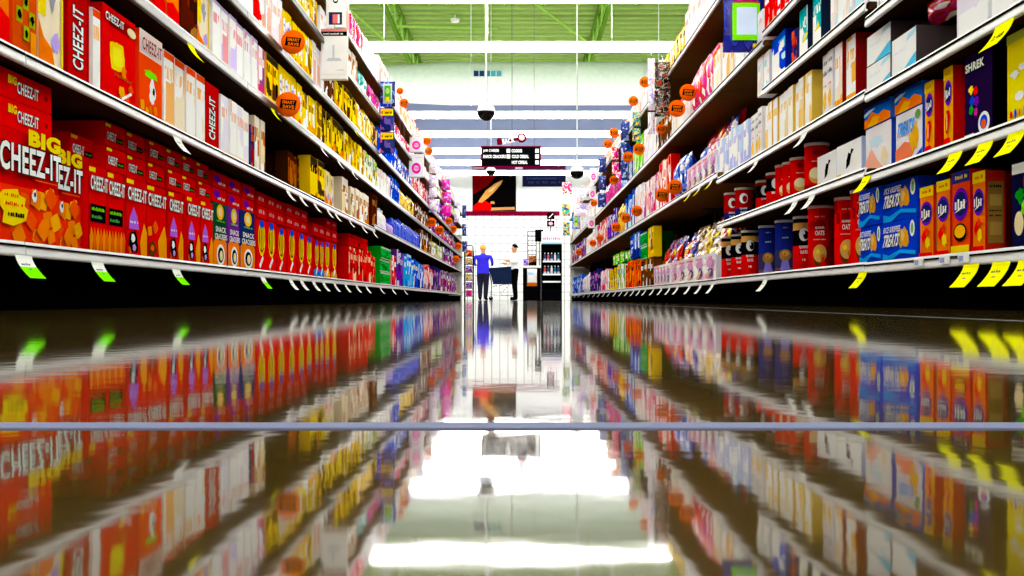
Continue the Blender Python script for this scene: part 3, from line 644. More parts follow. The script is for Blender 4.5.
# ---------- third left
S=LN[2]; z=LZ[2]
run(L,S,z,70,118,'white_red','white cereal box hidden above the shelf edge',3)
run(L,S,z,119,150,'maroon_box','maroon cereal box out past the frame edge',2)
run(L,S,z,152,180,'orange_wave','orange cereal box under the shelf edge',2,h=.25)
run(L,S,z,181.5,199,'maroon_box','dark maroon cereal box',1,h=.265)
run(L,S,z,200,212,'white_orange','white and orange cereal box',1,h=.22)
run(L,S,z,213,258,'white_violet','white cereal box with violet tints',6,h=.245)
run(L,S,z,258.5,265,'pink_box','pale pink cereal box',1,h=.24)
run(L,S,z,266,279,'yellow_black','yellow and black cereal box',2,h=.25)
run(L,S,z,280,303,'yellow_words','yellow cereal box with white patches behind the orange sign',4,h=.25)
run(L,S,z,304,322,'yellow_box','yellow cereal box past the orange sign',3,h=.24)
run(L,S,z,322.5,345,'yellow_black','yellow and black cereal box past the yellow ones',5,h=.245)
run(L,S,z,345.5,365,'yellow_box','small yellow box below the hanging packs',6,h=.23)
run(L,S,z,365.5,378,'white_green','white and green box',5,h=.24)
run(L,S,z,378.5,391,'white_plain','white box before the far blue packs',6,h=.21)
run(L,S,z,391.5,400,'blue_box','blue pack before the yellow pouches',5,h=.25)
run(L,S,z,400.5,415,'yellow_bag','yellow pouch',9,h=.23)
run(L,S,z,415.5,430,'brown_box','far brown and tan box',10,h=.22)
run(L,S,z,430.3,456,'mixed_small','tiny far mixed colour box',20,h=.24)
# ---------- fourth left
S=LN[3]; z=LZ[3]
run(L,S,z,190,235,'white_red','white box beyond the top of the picture',4)
run(L,S,z,236,256,'white_violet','white cereal box near the top of the picture',3,h=.26)
run(L,S,z,256.5,266.5,'red_white','bright red box among white cereal boxes',1,h=.26)
run(L,S,z,267,283,'white_plain','white box past the bright red one',3,h=.26)
run(L,S,z,283.5,303,'yellow_words','yellow box with white patches behind the upper orange sign',4,h=.25)
run(L,S,z,303.5,313,'yellow_box','yellow box past the upper orange sign',2,h=.26)
run(L,S,z,313.5,325,'white_plain','white box beside the hanging white packs',3,h=.27)
run(L,S,z,325.5,336,'brown_box','brown box under the hanging white packs',3,h=.22)
run(L,S,z,336.5,357,'yellow_black','yellow and black box under the hanging white packs',6,h=.24)
run(L,S,z,357.5,378,'yellow_bag','yellow bag of snacks',7,h=.27)
run(L,S,z,378.5,398,'blue_box','navy and blue pack behind the yellow fronted packs',9,h=.25)
run(L,S,z,398.5,412,'blue_bag','blue bag beside the pink marked bags',8,h=.25)
run(L,S,z,412.5,428,'redwhite_mix','far red and white pack',11,h=.25)
run(L,S,z,428.3,456,'mixed_small','tiny far mixed pack',20,h=.25)
# ---------- fifth left
S=LN[4]; z=LZ[4]
run(L,S,z,270,296,'white_plain','white box hidden above the picture edge',4,h=.24)
run(L,S,z,297,307,'yellow_words','yellow box with white patches at the picture edge',2,h=.24)
run(L,S,z,307.5,319,'yellow_box','yellow box beside the hanging white packs',3,h=.24)
run(L,S,z,320,348,'white_plain','white box behind the hanging white packs',6,h=.22)
run(L,S,z,348.5,359,'tan_white','cream box past the hanging white packs',3,h=.22)
run(L,S,z,359.5,369,'teal_bag','teal snack bag',3,h=.23)
run(L,S,z,369.5,381,'maroon_bag','magenta and maroon snack bag',4,h=.23)
run(L,S,z,381.5,396,'blue_bag','blue bag behind the clear blue pack',6,h=.23)
run(L,S,z,396.5,410,'red_bag','red bag past the orange cards',7,h=.24)
run(L,S,z,410.3,430,'white_bag','white far bag',12,h=.24)
run(L,S,z,430.3,456,'white_green','tiny far white box',18,h=.24)
# ---------- top left
S=LN[5]; z=LZ[5]
run(L,S,z,300,350,'white_plain','white box on display',8,h=.3)
run(L,S,z,351,366,'red_bag','shiny red snack bag',4,h=.30)
run(L,S,z,366.5,378,'white_bag','white and pink snack bag',4,h=.28)
run(L,S,z,378.5,400,'white_plain','plain white pack past the snack bags',9,h=.27)
run(L,S,z,400.3,430,'white_red','far white and red pack',15,h=.26)
run(L,S,z,430.3,456,'white_plain','tiny far white pack',15,h=.24)

# ---------- right, nearest bay
z=RZA[0]; S=RN[0]
def rrun(S,z,*a,**k): run(R,S,z,*a,**k)
rrun(S,z,1040,1008,'trix_like','dark blue cereal box with coloured dots',1,h=.20)
rrun(S,z,1130,1045,'fruit_red','red fruit snack box beyond the picture edge',4)
rrun(S,z,985.5,971,'fruit_box','orange fruit snack box showing its brown side',1,h=.20)
rrun(S,z,969,949,'fruit_red','red fruit snack box with blue top and purple oval',1,h=.215)
rrun(S,z,947,932,'fruit_box','orange fruit snack box beside the blue topped red one',1,h=.205)
rrun(S,z,931,916,'fruit_box','orange fruit snack box beside the blue cereal treat boxes',1,h=.20)
rrun(S,z,948,963,'red_lying','dark red box standing behind the fruit snack boxes',1,h=.27,sb=.09)
rrun(S,z,914,880,'treats','wide blue cereal treat box in the nearer pile',1,levels=2,h=.125)
rrun(S,z,879,857,'treats','narrow blue cereal treat box piled by the canisters',1,levels=2,h=.122)
z=RZB[0]
rrun(S,z,856,846,'oats','tall red oat canister half hidden by blue boxes',1,wd=.098,h=.255)
for a,b,t in ((849,822,'nearer'),(822,796,'farther')):
    rrun(S,z,a,b,'oats',f'{t} tall red oat canister of the big pair',1,wd=.1,h=.25,sb=.01)
rrun(S,z,798,789,'oats_black','black and red oat canister behind the big pair',1,wd=.098,h=.23,sb=.03)
rrun(S,z,783,768,'blue_can','nearer tall blue canister',1,wd=.098,h=.235,sb=.02)
rrun(S,z,767,751,'blue_can','farther tall blue canister',1,wd=.098,h=.235,sb=.02)
rrun(S,z,747,717,'oats_black','black topped red oat canister in the row of three',3,wd=.098,h=.235)
# second right, near bays
z=RZA[1]; S=RN[1]
rrun(S,z,1120,1032,'fruit_tall','orange fruit snack box past the picture edge',4)
rrun(S,z,1027,1001,'yellow_right','bright yellow cereal box',1,h=.245)
rrun(S,z,992,962,'dark_purple_box','black and purple cereal box with a silver title',1,h=.245)
rrun(S,z,952,941,'fruit_tall','nearer yellow and orange fruit snack box',1,h=.215)
rrun(S,z,932,921,'fruit_tall','farther yellow and orange fruit snack box',1,h=.205)
rrun(S,z,920,892,'treat_white','white cereal treat box with orange corner under the mountain carton',1,h=.155)
rrun(S,z,920,892,'mountain','blue carton with an orange peak, nearer of two',1,dz=.156,h=.10)
rrun(S,z,890,863,'treat_pale','pale cereal treat box under a blue peak carton',1,h=.155)
rrun(S,z,890,863,'mountain','blue carton with an orange peak, farther of two',1,dz=.156,h=.10)
z=RZB[1]
rrun(S,z,862,836,'kraft_white','nearer white carton with a black mark',1,h=.125,sb=.01)
rrun(S,z,835,815,'kraft_white','farther white carton with a black mark',1,h=.125,sb=.01)
rrun(S,z,815.5,795,'red_can','large red oat canister beside the white cartons',1,wd=.098,h=.2,sb=.01)
rrun(S,z,794,772,'red_can','smaller red oat canister behind the large one',3,wd=.094,h=.185,sb=.02)
rrun(S,z,772,761,'black_red_can','black and red oat canister, nearer',1,wd=.096,h=.17,sb=.02)
rrun(S,z,760,752,'black_red_can','black and red oat canister, farther',1,wd=.096,h=.165,sb=.04)
rrun(S,z,741,719,'dark_can','maroon and navy oat canister',2,wd=.098,h=.165)
# third right
z=RZA[2]; S=RN[2]
rrun(S,z,1090,1026,'white_teal','white carton past the picture edge',2,h=.2)
rrun(S,z,1024,990,'white_violet','white box with violet print at the picture corner',1,h=.2)
rrun(S,z,952,914,'red_bag','dark red bag slumped on the white and aqua cartons',1,dz=.128,h=.076,sb=.02)
rrun(S,z,987,954,'white_plain','broad white box with pink print',1,h=.20)
rrun(S,z,917,891,'white_teal','white and aqua carton showing its grey side',1,h=.125)
rrun(S,z,889,864,'white_teal','white and aqua carton in the pile of two',1,levels=2,h=.125)
z=RZB[2]
rrun(S,z,853,842.5,'white_orange_tall','white box with dark red side',1,h=.25)
rrun(S,z,842,833.5,'white_orange_tall','white box with orange print',1,h=.25)
rrun(S,z,833,821,'white_words','white box with navy words',2,h=.25)
rrun(S,z,812,804.5,'tan_side','pale box showing its tan side',1,h=.22)
rrun(S,z,804,763,'tan_side','white and tan box',8,h=.22)
rrun(S,z,762,749,'white_words','white box with navy words, past the tan ones',3,h=.23)
rrun(S,z,748,714,'pale_blue','pale blue and white box below the hanging pouch',7,h=.235)
# fourth right
z=RZA[3]; S=RN[3]
rrun(S,z,960,915,'red_bag','dark red bag slumped at the picture top',2,h=.2)
rrun(S,z,912,866,'white_tall','white box at the top of the picture',4,h=.24)
z=RZB[3]
rrun(S,z,860,828,'white_tall','large white box above the oat canisters',4,h=.25)
rrun(S,z,820,811,'teal_tall','nearer teal and white box',1,h=.25)
rrun(S,z,806,797,'teal_tall','farther teal and white box',1,h=.25)
rrun(S,z,796,790,'blue_strip','slim navy box behind the teal pair',1,h=.16)
rrun(S,z,784,770,'blue_tall','tall blue and white box',1,h=.24)
rrun(S,z,769,757,'white_tall','white box beside the tall blue one',2,h=.19)
z=RZB[4]; S=RN[4]
rrun(S,z,860,800,'white_tall','white box above the picture edge',6,h=.22)
rrun(S,z,799,764,'red_white','red and white box behind the hanging pouch',6,h=.22)
# ---------- right, far bays: lowest
z=RZC[0]; S=RF[0]
def trayrun(px0,px1,z,S,tag,n,rows,kinds):
    d0,d1=dist(px0,SHELF_FACE),dist(px1,SHELF_FACE)
    p=PR['tray']; sx=(d1-d0-.006)/p.w
    instance('tray',(SHELF_FACE,(d0+d1)/2,z+.001),-PI/2,f'white printed display tray of {tag} bags, on {S}',None,sx=sx,sz=1)
    rg=random.Random(int(px0))
    for k in range(rows):
        for i in range(n):
            key=kinds[(i*3+k*2)%len(kinds)] if k<9 else kinds[0]
            y=d0+.05+(d1-d0-.10)*(i+.5)/n; q=PR[key]
            o_='nearest' if i==0 else ORD[i]
            lv=['front','middle','rear','top'][k]
            look={'brown_bag':'tan','navy_bag':'navy','scarlet_bag':'scarlet','blue_bag':'blue','red_bag':'red','yellow_bag':'yellow','maroon_bag':'magenta','white_bag':'white'}[key]
            instance(key,(SHELF_FACE+.012+.044*k+(.01 if i%2 else 0),y,z+.017+[.0,.10,.17,.22][k]),-PI/2+rg.uniform(-.04,.04),
                f'{o_} {lv} row {look} snack bag in the {tag} tray, on {S}',f'bags in the {tag} tray',sx=.78*(d1-d0)/n/q.w,sz=(.165+.03*rg.random())/q.h,sy=0.046/q.d,tilt=-.15)
trayrun(716,671,z,S,'tan',6,4,['brown_bag','brown_bag','scarlet_bag','yellow_bag','navy_bag'])
trayrun(670.5,654,z,S,'blue',5,3,['navy_bag','navy_bag','scarlet_bag'])
rrun(S,z,653.5,640,'brown_box','brown box before the orange boxes',4,h=.24)
rrun(S,z,653.5,647,'yellow_box','yellow box standing on the brown boxes',2,dz=.243,h=.27)
rrun(S,z,646.8,640.2,'green_case','green case on the brown boxes',1,dz=.243,levels=2,h=.12)
rrun(S,z,669,661,'orange_box','orange red box rising behind the blue bag tray',2,h=.50,sb=.28,d0=9.05,d1=9.6)
rrun(S,z,639.5,625,'orange_box','orange box beneath the yellow topped packs',6,h=.28)
rrun(S,z,629.5,613,'green_yellow','yellow and green pack on the orange boxes',7,dz=.285,h=.12)
rrun(S,z,639,630,'blue_box','blue box standing on the orange boxes',3,dz=.285,h=.24)
rrun(S,z,624.5,617,'white_green','white and green box past the orange boxes',4,h=.28)
rrun(S,z,616.5,609,'yellow_box','far yellow box',5,h=.28)
rrun(S,z,608.5,600,'pink_box','far pink box',5,h=.27)
rrun(S,z,599.5,590,'navy_box','far navy box',6,h=.32)
rrun(S,z,589.6,582,'white_bag','far white and orange pack',7,h=.32)
rrun(S,z,581.6,572,'blue_box','tiny far blue pack',10,h=.33)
# second
z=RZC[1]; S=RF[1]
trayrun(716,687,z,S,'red',5,4,['scarlet_bag','red_bag','navy_bag','red_bag','blue_bag'])
rrun(S,z,686,671,'blue_bag','blue snack bag beside the red bag tray',4,h=.30)
rrun(S,z,670,658,'red_white','tall red pack past the blue bags',4,h=.38)
rrun(S,z,657.5,643,'pink_box','pink and white pack',6,h=.33)
rrun(S,z,642.5,634,'white_plain','white pack past the pink ones',5,h=.36)
rrun(S,z,633.5,625,'blue_tall','blue and white pack',5,h=.36)
rrun(S,z,624.5,617,'yellow_bag','yellow pack past the blue and white ones',5,h=.34)
rrun(S,z,616.5,607,'purple_box','purple pack',7,h=.34)
rrun(S,z,606.5,597,'redwhite_mix','far red and white pack',7,h=.34)
rrun(S,z,596.5,586,'white_plain','far white pack',8,h=.34)
rrun(S,z,585.5,572,'mixed_small','tiny far mixed pack',11,h=.33)
# third
z=RZC[2]; S=RF[2]
rrun(S,z,763,735,'white_plain','white carton under the hanging blue pouch',3,h=.17)
rrun(S,z,734,712,'white_red','white and red carton',5,h=.26)
rrun(S,z,711.5,690,'red_bag','red and orange snack bag',6,h=.33)
rrun(S,z,689.5,671,'white_red','white and red box behind the orange signs',7,h=.22)
rrun(S,z,670.5,656,'brown_box','brown box behind the black pouches',5,h=.25)
rrun(S,z,655.5,643,'white_plain','white pack past the black pouches',6,h=.33)
rrun(S,z,642.5,632,'green_yellow','green and yellow pack',6,h=.34)
rrun(S,z,631.5,620,'blue_tall','far blue and white pack',8,h=.36)
rrun(S,z,619.5,604,'maroon_bag','far maroon pack',10,h=.32)
rrun(S,z,603.5,572,'white_plain','tiny far white pack',22,h=.34)
# top
z=RZC[3]; S=RF[3]
rrun(S,z,763,716,'white_plain','white box above the hanging blue pouch',7,h=.26)
rrun(S,z,715,684,'white_plain','large white box beside the yellow bags',7,h=.28)
rrun(S,z,683.5,660,'yellow_bag','yellow bag high over the black pouches',8,h=.25)
rrun(S,z,659.5,630,'white_plain','white pack past the yellow bags',12,h=.24)
rrun(S,z,629.5,572,'white_red','tiny far white and red pack',26,h=.2)
# ================================================================== hanging packs, cards and tags
def at(px,x): return F*abs(x)/abs(px-VX)
def hook(o,h,d,up=.05,m=None):
    mb=MB(); mb.tube([(0,d*.5,h-.005),(0,d*.5,h+up*.7),(0,d*.5+.02,h+up),(0,d*.5+.06,h+up)],.0025,m or mat((.6,.6,.62),.25,.9),6)
    link('hook',mb.mesh('hook'),o)
def hung(key,name,px0,px1,y0,y1,label,cat,x=None,group=None,rz=0):
    px=(px0+px1)/2; s=-1 if px<VX else 1
    x=x or 1.075; d=at(px,x); w=(px1-px0)*d/F; h=(y1-y0)*d/F; z=zat(y1,d)
    p=PR[key]
    o=link(name,p.me,None,(s*x,d,z),rz,label,cat,group)
    o.scale=(w/p.w,min(1,w/p.w),h/p.h)
    add_kids(o,p,True); hook(o,p.h,p.d)
    return o
carton('hook_white','hanging_pack',.16,.3,.05,(.84,.83,.80),(.87,.87,.87),[('r',0,.86,1,.95,BLK),('r',0,.95,1,1,(.7,.25,.25)),('z',.1,.9,.905,.03,WHT),('r',.44,.40,.52,.68,(.6,.62,.66)),('p',[(.2,.36),(.8,.36),(.72,.42),(.28,.42)],(.55,.57,.62)),('r',.04,.08,.96,.10,(.8,.78,.74)),('z',.6,.9,.18,.02,GRY)])
carton('hook_white2','hanging_pack',.16,.3,.05,(.84,.83,.80),(.87,.87,.87),[('e',.5,.72,.14,.08,BLK),('e',.5,.72,.09,.03,WHT),('r',.15,.06,.85,.40,(.03,.03,.06)),('r',.35,.10,.62,.34,(.75,.2,.2)),('r',.18,.12,.34,.30,NAVY),('r',.62,.1,.72,.34,WHT)])
bag('clear_blue','hanging_pouch',.17,.27,.05,printed((NAVY,(.3,.4,.65),BLUE,NAVY),2.4,1.5,rough=.15),[('r',.2,.1,.8,.9,(.55,.65,.7)),('r',.3,.25,.72,.82,(.10,.35,.06)),('e',.5,.6,.14,.12,(.4,.65,.2)),('r',.38,.16,.62,.36,YEL)],seed=21)
carton('yellow_front','hanging_pack',.16,.2,.05,NAVY,printed((NAVY,(.15,.1,.4),(.03,.05,.2),(.6,.1,.4)),3,1.4,seed=8),[('r',.06,.66,.94,.96,YEL),('z',.12,.86,.80,.12,BLK)])
carton('pink_mark','hanging_pack',.15,.22,.06,(.82,.82,.86),(.86,.85,.88),[('e',.5,.38,.32,.24,PNK),('e',.5,.38,.20,.12,(.86,.55,.70)),('z',.3,.7,.40,.08,PNK),('z',.4,.9,.85,.03,GRY),('r',.0,0,1,.03,(.6,.6,.7))])
bag('white_pouch','hanging_pouch',.12,.16,.05,printed((WHT,WHT,LIL,WHT,(.8,.6,.7)),2,1.3,rough=.2),seed=22)
bag('magenta_pouch','hanging_pouch',.14,.16,.05,printed((MAG,PNK,(.45,.05,.35),LIL),2.4,1.3,rough=.2),seed=23)
bag('frame_pouch','hanging_pouch',.24,.34,.07,printed(((.012,.015,.22),(.01,.01,.12),(.03,.04,.4),(.01,.01,.15)),5,1.2,rough=.18),
  [('r',.20,.17,.86,.74,LGR),('r',.30,.25,.78,.67,(.60,.72,.88)),('r',.22,.745,.84,.77,RED),('r',.70,.07,.88,.12,YEL)],seed=24)
bag('black_pouch','hanging_pouch',.13,.2,.06,printed((BLK,(.08,.03,.02),BLK,(.5,.45,.4),BLK,(.35,.06,.02)),3.4,1.6,rough=.15),seed=25)
bag('navy_pouch','hanging_pouch',.1,.19,.05,printed((NAVY,(.03,.06,.3),NAVY,(.4,.5,.75)),3,1.4,rough=.15),seed=26)
bag('red_pouch','hanging_pouch',.14,.16,.05,printed((RED,WHT,RED,PNK),2.2,1.3,rough=.2),seed=27)
bag('teal_pouch','hanging_pouch',.14,.16,.05,printed((TEAL,NAVY,YEL,TEAL),2.6,1.3,rough=.2),seed=28)
def P_(*a,**k): hung(*a,**k)
P_('hook_white2','hanging_pack',326,345,-10,27,'white hanging pack with dark picture panel, uppermost on the left shelves','pack',1.06)
P_('hook_white','hanging_pack',321,347,29,79,'white hanging pack with black band and grey tool drawing','pack',1.06)
P_('clear_blue','hanging_pouch',380,395,81,106,'blue hanging pouch with green and yellow label, above yellow fronted packs','pouch')
P_('yellow_front','hanging_pack',380,394,108,130,'navy hanging pack with yellow heading, directly below the blue pouch','pack')
P_('yellow_front','hanging_pack',380,394,132,153,'navy hanging pack with yellow heading, lower of the two','pack')
P_('pink_mark','hanging_pack',409.5,423,134,152,'white hanging pack with pink round mark, upper of two','pack')
P_('pink_mark','hanging_pack',409,423.5,154,177,'white hanging pack with pink round mark, lower of two','pack')
for i,(a,b,c,d) in enumerate(((428.5,438,161,173),(428.5,438.5,175,187),(429,437,188,197),(428.5,439.5,199,212))):
    P_('white_pouch','hanging_pouch',a,b,c,d,f'{ORD[i]} white hanging pouch from the top, beside the pink marked packs','pouch',group='white pouches on a strip')
for i,(a,b,c,d) in enumerate(((441,450,179,190),(441.5,451,192,203),(441,451,205,216))):
    P_('magenta_pouch','hanging_pouch',a,b,c,d,f'{ORD[i]} magenta hanging pouch from the top, far along the left shelves','pouch',group='magenta pouches on a strip')
for i,(a,b,c,d) in enumerate(((454,460,192,206),(454,460,208,222))):
    P_('white_pouch','hanging_pouch',a,b,c,d,f'{"upper" if i==0 else "lower"} white hanging pouch at the far left shelf end','pouch',x=1.06)
for i,(a,b,c,d) in enumerate(((462,466.5,205,218),(462,466.5,224,236),(462,467,241,252))):
    P_('navy_pouch','hanging_pouch',a,b,c,d,f'{ORD[i]} dark hanging pouch from the top on the left shelf end','pouch',x=1.06)
P_('frame_pouch','hanging_pouch',724,766,-14,51,'big navy hanging pouch with green framed pale label','pouch',1.09)
for i,(a,b,c,d) in enumerate(((655,671,61,88),(655,671,90,116))):
    P_('black_pouch','hanging_pouch',a,b,c,d,f'{"upper" if i==0 else "lower"} black hanging pouch beside the two round orange signs','pouch',1.08)
for i,(a,b,c,d) in enumerate(((598.7,606.5,157,172),(598.7,606.5,175.5,190),(598,606.5,193,207))):
    P_('navy_pouch','hanging_pouch',a,b,c,d,f'{("top","middle","bottom")[i]} navy hanging pouch of three on the right shelves','pouch',1.08)
for i,(a,b,c,d) in enumerate(((621,630,121,140),(621,630,142,160),(621,630,162,180))):
    P_('teal_pouch' if i==9 else 'navy_pouch','hanging_pouch',a,b,c,d,f'{("top","middle","bottom")[i]} blue hanging pouch beside the green and yellow packs','pouch',1.09)
for i,(a,b,c,d) in enumerate(((648,655,58,84),(648,655,86,110),(648,655,112,134))):
    P_('white_pouch','hanging_pouch',a,b,c,d,f'{("top","middle","bottom")[i]} slim white hanging pouch behind the black ones','pouch',1.085)
for i,(a,b,c,d) in enumerate(((612,619,147,160),(612,619,162,174))):
    P_('red_pouch','hanging_pouch',a,b,c,d,f'{"upper" if i==0 else "lower"} red and white hanging pouch beside the navy trio','pouch',1.085)
for i,(a,b,c,d) in enumerate(((632.5,641,112,126),(632.5,641,128,141))):
    P_('teal_pouch','hanging_pouch',a,b,c,d,f'{"upper" if i==0 else "lower"} green and teal hanging pouch by the blue strip','pouch',1.085)
for i,(a,b,c,d) in enumerate(((590,597,168,182),(589,596,186,199),(588,595,216,228))):
    P_('pink_mark','hanging_pack',a,b,c,d,f'{("top","middle","bottom")[i]} white hanging pack with pink mark on the right shelves','pack',1.07)
P_('red_pouch','hanging_pouch',562,572,182,194,'red hanging pouch high on the right shelf end','pouch',1.0)
P_('white_pouch','hanging_pouch',575,590,188,200,'broad white hanging pouch, upper one near the right shelf end','pouch',1.06)
P_('white_pouch','hanging_pouch',574,590,203,216,'broad white hanging pouch, lower one near the right shelf end','pouch',1.06)
P_('teal_pouch','hanging_pouch',562,570,204,216,'teal hanging pouch on the right shelf end, upper','pouch',1.0)
P_('teal_pouch','hanging_pouch',563,570,222,235,'teal hanging pouch on the right shelf end, lower','pouch',1.0)
P_('clear_blue','hanging_pouch',572,580,212,229,'blue hanging pouch near the right shelf end','pouch',1.03)

# round orange price cards
mb=MB(); r=.055
mb.lathe([(0,-.0015),(r,-.0015),(r,.0015),(0,.0015)],mat((.88,.16,.01),.4),26,(0,0,0),'y')
CARD=mb.mesh('hanging_round_sign')
mb=MB()
fn=lambda u,v,l:((u-.5)*2*r,-.0018-.0004*l,(v-.5)*2*r)
put_print(mb,('p',[(.16,.36),(.78,.28),(.86,.66),(.22,.72)],BLK),fn,1,0)
me_blk=mb.mesh('front_print',merge=False)
mb=MB()
put_text(mb,'SMART',.52,.585,.50,.13,mat((.88,.22,.02)),fn,2,-.10,.03); put_text(mb,'SAVE',.52,.41,.46,.13,mat((.88,.22,.02)),fn,2,-.10,.03)
me_sm=mb.mesh('lettering',merge=False)
def card(px,y,size,z_rail,label,x=1.09,rz=0):
    s=-1 if px<VX else 1; d=at(px,x); z=zat(y,d); k=size*d/F/(2*r)
    o=link('hanging_round_sign',CARD,None,(s*x,d,z),rz,label,'sign','round orange price signs'); o.scale=(k,1,k)
    link('front_print',me_blk,o); link('lettering',me_sm,o)
    mb=MB(); mb.tube([(0,.002,0),(0,.003,-r*.9),(0,.004,(z_rail-z)/k+.0)],.0016/k**.5,mat((.7,.7,.7),.3,.8),6)
    link('wire_stem',mb.mesh('wire_stem'),o)
card(293,42,24,LZ[4]-.32,'round orange price sign on the fourth left shelf, nearest of its row',1.07)
card(288,104.5,25,LZ[2],'round orange price sign on the third left shelf',1.07)
for px,y,sz,zr,lab in ((400,91,7,1.55,'upper small orange price sign beside the blue hanging pouch'),(404,103,9,1.55,'lower small orange price sign beside the blue hanging pouch'),
  (427,141,8,1.23,'upper small orange price sign beside the pink marked packs'),(429,151,8,1.23,'lower small orange price sign beside the pink marked packs'),
  (431.5,222,9,.622,'first orange price sign of the far left row'),(439.5,230,9,.622,'second orange price sign of the far left row'),
  (449,221,7,.93,'third orange price sign of the far left row, upper'),(453,229,8,.93,'fourth orange price sign of the far left row'),(458,246,7,.622,'small orange price sign low at the left shelf end'),(456,259,7,.622,'smallest orange price sign lowest at the left shelf end')):
    card(px,y,sz,zr,lab)
for px,y,sz,zr,lab in ((688,92.5,17,1.21,'round orange price sign on a wire, nearer of the big pair right'),(677,108.5,17,1.21,'round orange price sign beside the black pouches, farther of the big pair'),
  (675,187,15,.74,'round orange price sign on the lip by the red bag tray, nearer'),(662,195,14,.74,'round orange price sign on the lip by the red bag tray, farther'),
  (645,82,11,1.705,'orange price sign high over the right shelves beside white packs'),(633.5,101,10,1.705,'orange price sign high over the right shelves, farther one'),
  (661,129,10,1.21,'orange price sign under the black pouches'),(639,149,12,1.21,'orange price sign below the green and yellow packs, nearer'),(628,157,11,1.21,'orange price sign below the green and yellow packs, farther'),
  (614,133,10,1.705,'orange price sign above the navy pouches, nearer'),(608,144,9,1.705,'orange price sign above the navy pouches, farther'),(614,180,9,1.21,'orange price sign beside the navy pouch trio'),
  (637,211,11,.74,'first orange price sign in the row over the lowest right goods'),(626,218,10,.74,'second orange price sign in the row over the lowest right goods'),
  (616,227,9.5,.74,'third orange price sign in the row over the lowest right goods'),(600,238,7.5,.74,'fourth orange price sign in the row over the lowest right goods'),(593,243,7,.74,'fifth orange price sign in the row over the lowest right goods'),
  (579,252,6.5,.74,'sixth orange price sign in the row over the lowest right goods'),(594,203,7,1.21,'orange price sign beneath the navy pouch trio')):
    card(px,y,sz,zr,lab)

# price tags clipped under the rails
fnt=lambda u,v,l:((u-.5)*.074, -.0012-.034*(1-v)**1.6-.0003*l-.0003, -.052*(1-v))
def tag_mesh(top,bot,marks):
    mb=MB(); w,h=.074,.052; n=6; rows=[]
    for j in range(n+1):
        t=j/n; rows.append([(u*w/2,-.0012-.034*t**1.6,-h*t) for u in (-1,1)])
    mb.grid(rows,2,n+1,lambda j: top if j<n*.45 else bot,False,False)
    rows=[[(x,y+.0008,z) for x,y,z in rw] for rw in rows]
    mb.grid(rows,2,n+1,bot,False,False)
    if marks:
        put_print(mb,('z',.15,.85,.62,.10,(.1,.1,.1)),fnt,.65,1); put_print(mb,('z',.2,.6,.40,.08,(.15,.15,.15)),fnt,.65,2)
    return mb.mesh('hanging_price_tag',merge=False)
G_=mat((.25,.80,.06),.4); W_=mat((.84,.84,.82),.4); Y_=mat((.92,.88,.08),.4)
TG=tag_mesh(W_,G_,1); TW=tag_mesh(W_,W_,1); TY=tag_mesh(Y_,Y_,1); TP=tag_mesh(W_,Y_,1); TV=tag_mesh(Y_,Y_,0)
mb=MB()
put_text(mb,'2.48',.5,.45,.62,.22,mat(BLK),fnt,2,0,.03); TXT=mb.mesh('lettering',merge=False)
def ptag(px,z,me,label,k=1.0,group=None,txt=None):
    s=-1 if px<VX else 1; d=at(px,A)
    o=link('hanging_price_tag',me,None,(s*(A-.0025),d,z-.031),-s*PI/2,label,'price tag',group or 'price tags under the rails'); o.scale=(k,k,k)
    if txt: link('lettering',txt,o)
for i,px in enumerate((22,96,175,262)): ptag(px,LZ[0],TG,f'{ORD[i]} green tipped price tag under the lowest left shelf')
for i,px in enumerate((290,301,313,323,334,345,356,366,380,392,404)): ptag(px,LZ[0],TW,f'{ORD[i]} white price tag past the green ones, lowest left shelf')
for i,px in enumerate((176,287,300,314,327,335,349,362,373)): ptag(px,LZ[1],TW,f'{ORD[i]} white price tag hanging from the second left shelf')
ptag(190,LZ[2],TY,'yellow price tag under the third left shelf, nearest',1.0); ptag(272,LZ[2],TY,'yellow price tag by the round orange sign, third left shelf',1.0)
for i,px in enumerate((321,338,352)): ptag(px,LZ[2],TW,f'{ORD[i]} white price tag hanging from the third left shelf')
ptag(355,LZ[3],TY,'yellow price tag below the fourth left shelf')
for i,px in enumerate((1030,1003,973)): ptag(px,RZA[0],TY,f'{ORD[i]} large yellow price tag under the lowest right shelf',1.1)
ptag(864,RZB[0],TY,'yellow price tag below the blue cereal treat boxes')
for i,px in enumerate((1018,987,957)): ptag(px,RZA[1],TY,f'{ORD[i]} yellow price tag under the dark purple box shelf')
ptag(868,RZB[1],TY,'yellow price tag beside the white cartons with black marks')
ptag(1006,RZA[2],TV,'yellow price tag reading 2.48 at the upper right corner',1.15,None,TXT)
ptag(766,RZB[0],TW,'white price tag below the blue canisters')
for i,px in enumerate((813,796)): ptag(px,RZB[1],TW,f'{ORD[i]} white price tag under the large red oat canister')
ptag(805,RZB[2],TW,'white price tag under the tan boxes')
ptag(757,RZB[2],TW,'white price tag at the end of the tan boxes')
ptag(722,RZB[1],TP,'yellow and white price tag below the maroon canisters')
for i,px in enumerate((713,701,690,678,670,662,654,646)): ptag(px,RZC[0],TW,f'{ORD[i]} white price tag under the bag trays')
for i,px in enumerate((640,634,628,622,616,610,605,600,595,590,585,580,576)): ptag(px,RZC[0],TW,'small far white price tag under the lowest right shelf','x' and 1.0)
for i,px in enumerate((712,700,690)): ptag(px,RZC[1],TP,f'{ORD[i]} pale price tag under the red bag tray')
